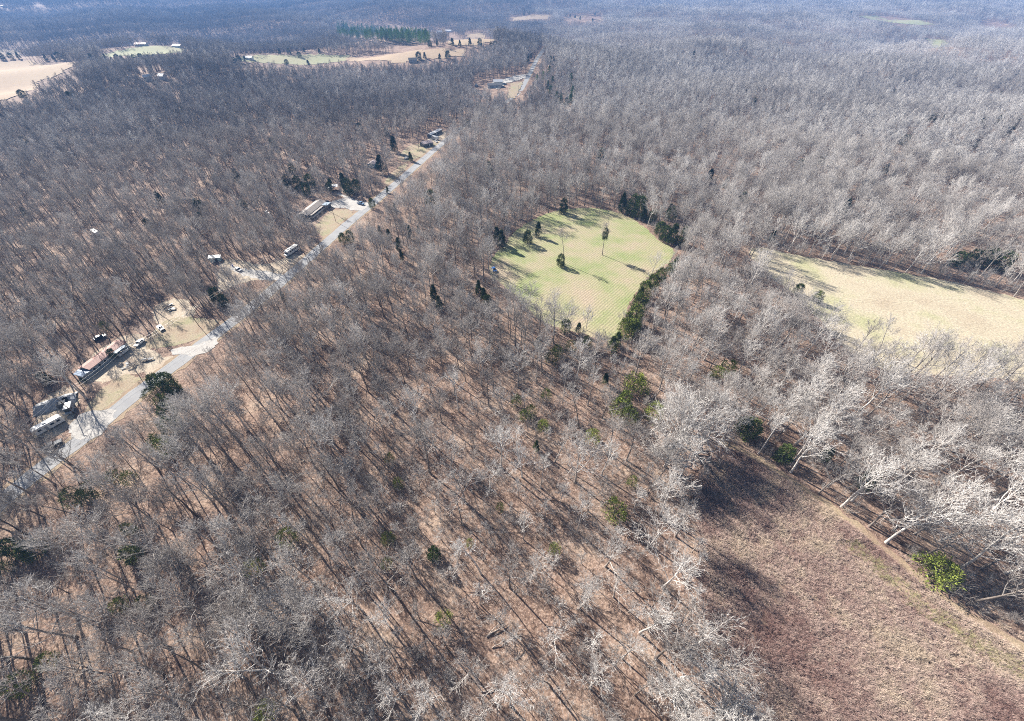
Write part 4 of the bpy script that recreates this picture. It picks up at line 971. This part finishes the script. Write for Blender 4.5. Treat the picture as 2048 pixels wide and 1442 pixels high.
for x, y, a, b, gq in zip(cx_[::-1], cy_[::-1], px[::-1], py[::-1], gap[::-1]):
    if y > 270 or gq < .15 or not free(x, y, 3.0): continue
    if 780 < a < 1330 and b > 700 and random.random() < .45: continue
    i = random.choice(KIND['small']); occupy(x, y, 3.0)
    NEAR.append((x, y, i, random.uniform(.45, .95), random.uniform(0, 6.28), random.uniform(.05, .9)))
# pick the individuals that show largest
def shown(t):
    x, y, i, s = t[:4]; k, H, hw_, *_ = PROTO[i]
    a, b = proj(x, y, H * s * .7); 
    if not (-20 < a < 2068 and -20 < b < 1462): return 0
    dep = y * CP + (CAM_H - H * s * .7) * SP; return (H + 2 * hw_) * s / dep
order = sorted(range(len(NEAR)), key=lambda k: -shown(NEAR[k]))
pick = set(order[:292 - len(IND)])
IND += [NEAR[k] for k in sorted(pick)]
for j, t in enumerate(IND):
    o = put_bare(*t)
    if j == NIND - 29 + 1:                                      # the lone meadow tree wrapped in vine
        H0, tm, cm = GPROTO['ovoid'][0]; v = bpy.data.objects.new('vine', cm); C.objects.link(v); v.parent = o; v['tint'] = .2
        s = .62; v.scale = (s * .95, s * .95, s * 1.25); v.location = (0, 0, 9.5)
REST = [NEAR[k] for k in range(len(NEAR)) if k not in pick]
print('individual bare trees', len(IND), 'rest near', len(REST))

def joined(T, G):
    J = Geo(); J.v = T.v + G.v; J.f = T.f + [tuple(i + T.n for i in f) for f in G.f]; J.n = T.n + G.n; return J
def stuff(name, protos, pts, label, cat):
    """one object: points that carry instances of the shapes in protos (list of meshes or two-mesh tuples)"""
    col = bpy.data.collections.new(name + '_shapes')
    for i, m_ in enumerate(protos):
        o = bpy.data.objects.new(f'{name}_shape_{i:02d}', m_); col.objects.link(o)
    A = np.array([p[:3] for p in pts], float); me = bpy.data.meshes.new(name); me.from_pydata(A.tolist(), [], [])
    for nm, ty, vals in (('idx', 'INT', [int(p[3]) for p in pts]), ('tint', 'FLOAT', [float(p[6]) for p in pts])):
        at_ = me.attributes.new(nm, ty, 'POINT'); at_.data.foreach_set('value', vals)
    for nm, vals in (('rot', [(p[7] if len(p) > 7 else 0, p[8] if len(p) > 8 else 0, p[5]) for p in pts]), ('scl', [(p[4],) * 3 for p in pts])):
        at_ = me.attributes.new(nm, 'FLOAT_VECTOR', 'POINT'); at_.data.foreach_set('vector', np.array(vals, float).ravel())
    ob = bpy.data.objects.new(name, me); C.objects.link(ob); tag(ob, label, cat, None, 'stuff')
    ng = bpy.data.node_groups.new(name + '_spread', 'GeometryNodeTree')
    ng.interface.new_socket('Geometry', in_out='INPUT', socket_type='NodeSocketGeometry'); ng.interface.new_socket('Geometry', in_out='OUTPUT', socket_type='NodeSocketGeometry')
    N = ng.nodes; gi, go = N.new('NodeGroupInput'), N.new('NodeGroupOutput'); ci = N.new('GeometryNodeCollectionInfo'); ci.inputs['Collection'].default_value = col
    ci.inputs['Separate Children'].default_value = True; ci.inputs['Reset Children'].default_value = True
    ip = N.new('GeometryNodeInstanceOnPoints'); ip.inputs['Pick Instance'].default_value = True
    def attr(nm, ty):
        a = N.new('GeometryNodeInputNamedAttribute'); a.data_type = ty; a.inputs['Name'].default_value = nm; return [s for s in a.outputs if s.enabled][0]
    k = ng.links.new
    k(gi.outputs[0], ip.inputs['Points']); k(ci.outputs[0], ip.inputs['Instance']); k(attr('idx', 'INT'), ip.inputs['Instance Index'])
    er = N.new('FunctionNodeEulerToRotation'); k(attr('rot', 'FLOAT_VECTOR'), er.inputs[0]); k(er.outputs[0], ip.inputs['Rotation'])
    k(attr('scl', 'FLOAT_VECTOR'), ip.inputs['Scale']); k(ip.outputs[0], go.inputs[0])
    mod = ob.modifiers.new('spread', 'NODES'); mod.node_group = ng
    return ob
def two(T, G, m0, m1):
    """trunk and crown shapes in one mesh with two materials"""
    J = joined(T, G); me = J.mesh('tree_shape', m0); me.materials.append(M[m1])
    idx = np.ones(len(J.f), np.int32); idx[:len(T.f)] = 0; me.polygons.foreach_set('material_index', idx); return me
PINE_SHAPES = [two(*pine(340 + q, 18, 4.2, .2, 1500), 'trunk', 'pine') for q in range(3)]
near_shapes = [two(T, G, 'trunk', 'twig') for T, G in RAW]
MID = [(18, dict(tf=.40, nl=10, W=6.0, a0=1.05, a1=.35, r0=.24)), (20, dict(tf=.45, nl=9, W=5.8, a0=.9, a1=.3, r0=.25)), (17, dict(tf=.34, nl=10, W=6.6, a0=.85, a1=.3, r0=.24)), (21, dict(tf=.55, nl=9, W=4.8, a0=.9, a1=.3, r0=.22)), (14, dict(tf=.35, nl=9, W=4.6, a0=1.0, a1=.4, r0=.18))]
mid_shapes = [two(*bare_tree(500 + i, H, kinds=(6, 5, 2), twig=.062, lod=1, **a), 'trunk', 'far_twig') for i, (H, a) in enumerate(MID)]
def cluster(seed, n=10, size=25.0):
    r = np.random.default_rng(seed); TT, GG = Geo(), Geo()
    for q in range(n):
        H = r.uniform(14, 21)
        T, G = bare_tree(seed * 100 + q, H, tf=.38, nl=7, W=H * .34, a0=1.0, a1=.3, r0=.22, kinds=(4, 3, 1), twig=.13, lod=1)
        o = np.array([(q % 4 - 1.5) / 4 * size + r.normal(0, 1.8), (q // 4 - 1) / 3 * size + r.normal(0, 1.8), 0])
        for S, D in ((T, TT), (G, GG)):
            D.v += [v + o for v in S.v]; D.f += [tuple(i + D.n for i in f) for f in S.f]; D.n += S.n
    return two(TT, GG, 'trunk', 'far_twig')
far_shapes = [cluster(70 + i) for i in range(3)]
wood = [(x, y, 0.0, i, s, rz, t) for x, y, i, s, rz, t in REST]
# middle distance
gxx, gyy = np.meshgrid(np.arange(-1150, 1150, 6.2), np.arange(60, 1150, 6.2)); X = gxx.ravel() + rng.uniform(-2.6, 2.6, gxx.size); Y = gyy.ravel() + rng.uniform(-2.6, 2.6, gyy.size)
r_ = np.hypot(X, Y); m = (r_ >= 478) & (r_ < 1120); X, Y = X[m], Y[m]
a, b = proj(X, Y, hgt(X, Y) + 10); m = (a > -260) & (a < 2310); X, Y = X[m], Y[m]
m = vn(X, Y, 17., 3) * .5 + vn(X, Y, 44., 4) * .5 > .23; X, Y = X[m], Y[m]
m = open_ok(X, Y, np.full(len(X), 18.), np.full(len(X), 3.5)); X, Y = X[m], Y[m]
Z = hgt(X, Y); tone = .18 + .5 * vn(X, Y, 40., 5) + np.where(X > 60, .2, -.02)  # bark tint paler at right as if front-lit, duller at left as if backlit
nb = len(near_shapes)
sc = rng.uniform(.8, 1.15, len(X)); ri = rng.integers(0, len(mid_shapes), len(X)); rr = rng.uniform(0, 6.28, len(X))
wood += [(x, y, z, nb + i, s, q, float(np.clip(t + random.gauss(0, .2), 0, 1))) for x, y, z, i, s, q, t in zip(X, Y, Z, ri, sc, rr, tone)]
stuff('woodland', near_shapes + mid_shapes, wood, 'leafless grey woodland covering the land around fields and road', 'woodland')
# far woods: groves of eleven trees to an instance
gxx, gyy = np.meshgrid(np.arange(-4600, 4600, 23.0), np.arange(300, 4300, 23.0)); X = gxx.ravel() + rng.uniform(-5, 5, gxx.size); Y = gyy.ravel() + rng.uniform(-5, 5, gyy.size)
r_ = np.hypot(X, Y); m = (r_ >= 1120) & (r_ < 4400); X, Y = X[m], Y[m]
a, b = proj(X, Y, hgt(X, Y) + 10); m = (a > -200) & (a < 2250); X, Y = X[m], Y[m]
m = open_ok(X, Y, np.full(len(X), 17.), np.full(len(X), 12.)); X, Y = X[m], Y[m]
Z = hgt(X, Y); tone = .15 + .55 * vn(X, Y, 110., 5) + np.where(X > 100, .2, -.15)  # backlit left groves darkened and sunlit right groves lightened in their tint
stuff('distant_woods', far_shapes, [(x, y, z, random.randrange(3), random.uniform(.85, 1.15), random.uniform(0, 6.28), float(np.clip(t + random.gauss(0, .17), 0, 1))) for x, y, z, t in zip(X, Y, Z, tone)],
      'hazy bluish woods reaching to the far hills', 'woods')
print('wood', len(wood), 'far groves', len(X))

# pines of the far stand that stand too close together to count
pq_ = [(676 + 185 * random.random(), random.uniform(-6, 18)) for _ in range(450)]
pts = []
for a, k in pq_:
    x, y = ground(a, 62 + (a - 676) / 185 * 14 + k)
    if not any(inpoly(np.array([x]), np.array([y]), W_)[0] for W_ in BARE_W): pts.append((x, y, hz(x, y), random.randrange(3), random.uniform(.85, 1.2), random.uniform(0, 6.28), random.uniform(.5, 1)))
stuff('pine_stand', [two_mesh for two_mesh in PINE_SHAPES], pts, 'dense bright green pine stand behind the far tan field strip', 'pine stand')

# ---------------------------------------------------------------- undergrowth of the wood floor
def brushlet(seed, H, n, spread, wd, sides=3):
    r = np.random.default_rng(seed); G = Geo()
    for i in range(n):
        d = np.array([r.normal(0, spread), r.normal(0, spread), 1]); d /= np.linalg.norm(d)
        B, _ = grow(r, (r.normal(0, .12), r.normal(0, .12), 0), d, H * r.uniform(.6, 1.1), 3, .15, .05)
        G.tube(B, [wd, wd * .8, wd * .6, 0], 3)
        for k in range(4):
            q, dd = at(B, r.uniform(.25, .95)); e = side_dir(r, dd, r.uniform(.4, .9), r.uniform(0, 6.28)); u, _w = frame_of(e)
            G.tris(np.array([[q + u * wd * .7, q - u * wd * .7, q + e * H * r.uniform(.2, .4)]]))
    return G
under_shapes = [brushlet(900 + i, 2.8 + 1.0 * i, 9, .33, .022).mesh('undergrowth_shape', 'twig') for i in range(4)]
NB = 50000
x = rng.uniform(-230, 260, NB); y = rng.uniform(-10, 330, NB); a, b = proj(x, y, np.zeros(NB) + 1); m = (a > -150) & (a < 2200) & (b < 1600); x, y = x[m], y[m]
m = (vn(x, y, 6., 6) * .55 + vn(x, y, 15., 7) * .45) > .36; x, y = x[m], y[m]
m = open_ok(x, y, np.full(len(x), 2.5), np.full(len(x), 1.)); x, y = x[m], y[m]
x, y = x[:17000], y[:17000]
stuff('undergrowth', under_shapes, [(u, v, 0, random.randrange(4), random.uniform(.6, 1.3), random.uniform(0, 6.28), random.uniform(0, .8)) for u, v in zip(x, y)], 'thin brown saplings and brush over the leaf-littered wood floor', 'undergrowth')

# ---------------------------------------------------------------- dry brush of the brown field
tuft_shapes = [brushlet(950 + i, .8 + .35 * i, 10, .6, .024).mesh('dry_brush_shape', 'tuft') for i in range(4)]
A = np.array(bw); NB = 60000
x = rng.uniform(max(20, A[:, 0].min()), min(170, A[:, 0].max()), NB); y = rng.uniform(max(-20, A[:, 1].min()), A[:, 1].max(), NB)
m = inpoly(x, y, bw); x, y = x[m], y[m]
pq = resample(pl, 2.0, False, 0, 2); dd = np.min(np.hypot(x[:, None] - pq[None, :, 0], y[:, None] - pq[None, :, 1]), 1)
a, b = proj(x, y, np.zeros(len(x))); m = (a < 2250) & (b < 1560) & (dd > 1.8); x, y, dd = x[m], y[m], dd[m]
m = (vn(x, y, 2.7, 8) * .6 + vn(x, y, 7., 9) * .4) > rng.uniform(.1, .65, len(x)); x, y, dd = x[m][:24000], y[m][:24000], dd[m][:24000]
a, b = proj(x, y, np.zeros(len(x)))
green = np.exp(-((dd - 7) / 3.5) ** 2) * (b > 1080) * (vn(x, y, 5, 11) > .35)
patch = .55 * vn(x, y, 5.5, 12) + .45 * vn(x, y, 1.6, 13)
stuff('dry_brush', tuft_shapes, [(u, v, .03, random.randrange(4), random.uniform(.6, 1.25) * (.7 if g > .4 else 1), random.uniform(0, 6.28),
      float(np.clip((.8 + .15 * random.random()) if g * random.random() > .5 else min(.66, -.22 + 1.15 * pt + random.gauss(0, .15)), 0, 1))) for u, v, g, pt in zip(x, y, green, patch)],
      'pinkish brown dry brush and tan grass covering the near field', 'brush')
print('tufts', len(x))

# ---------------------------------------------------------------- haze
z0, z1 = float(gz.min()) - 1, CAM_H + 3
hb = MB().box(((xs[0] + xs[-1]) / 2, (ys[0] + ys[-1]) / 2, (z0 + z1) / 2), (xs[-1] - xs[0] + 60, ys[-1] - ys[0] + 60, z1 - z0))
hm = bpy.data.materials.new('haze'); hm.use_nodes = True; n = hm.node_tree; n.nodes.clear()
ho = n.nodes.new('ShaderNodeOutputMaterial'); pv = n.nodes.new('ShaderNodeVolumePrincipled')
pv.inputs['Color'].default_value = (.22, .47, 1.0, 1); pv.inputs['Density'].default_value = .00017; pv.inputs['Anisotropy'].default_value = 0.0
n.links.new(pv.outputs[0], ho.inputs['Volume'])
o = hb.build('haze', hm); tag(o, kind='stuff')
write_labels()
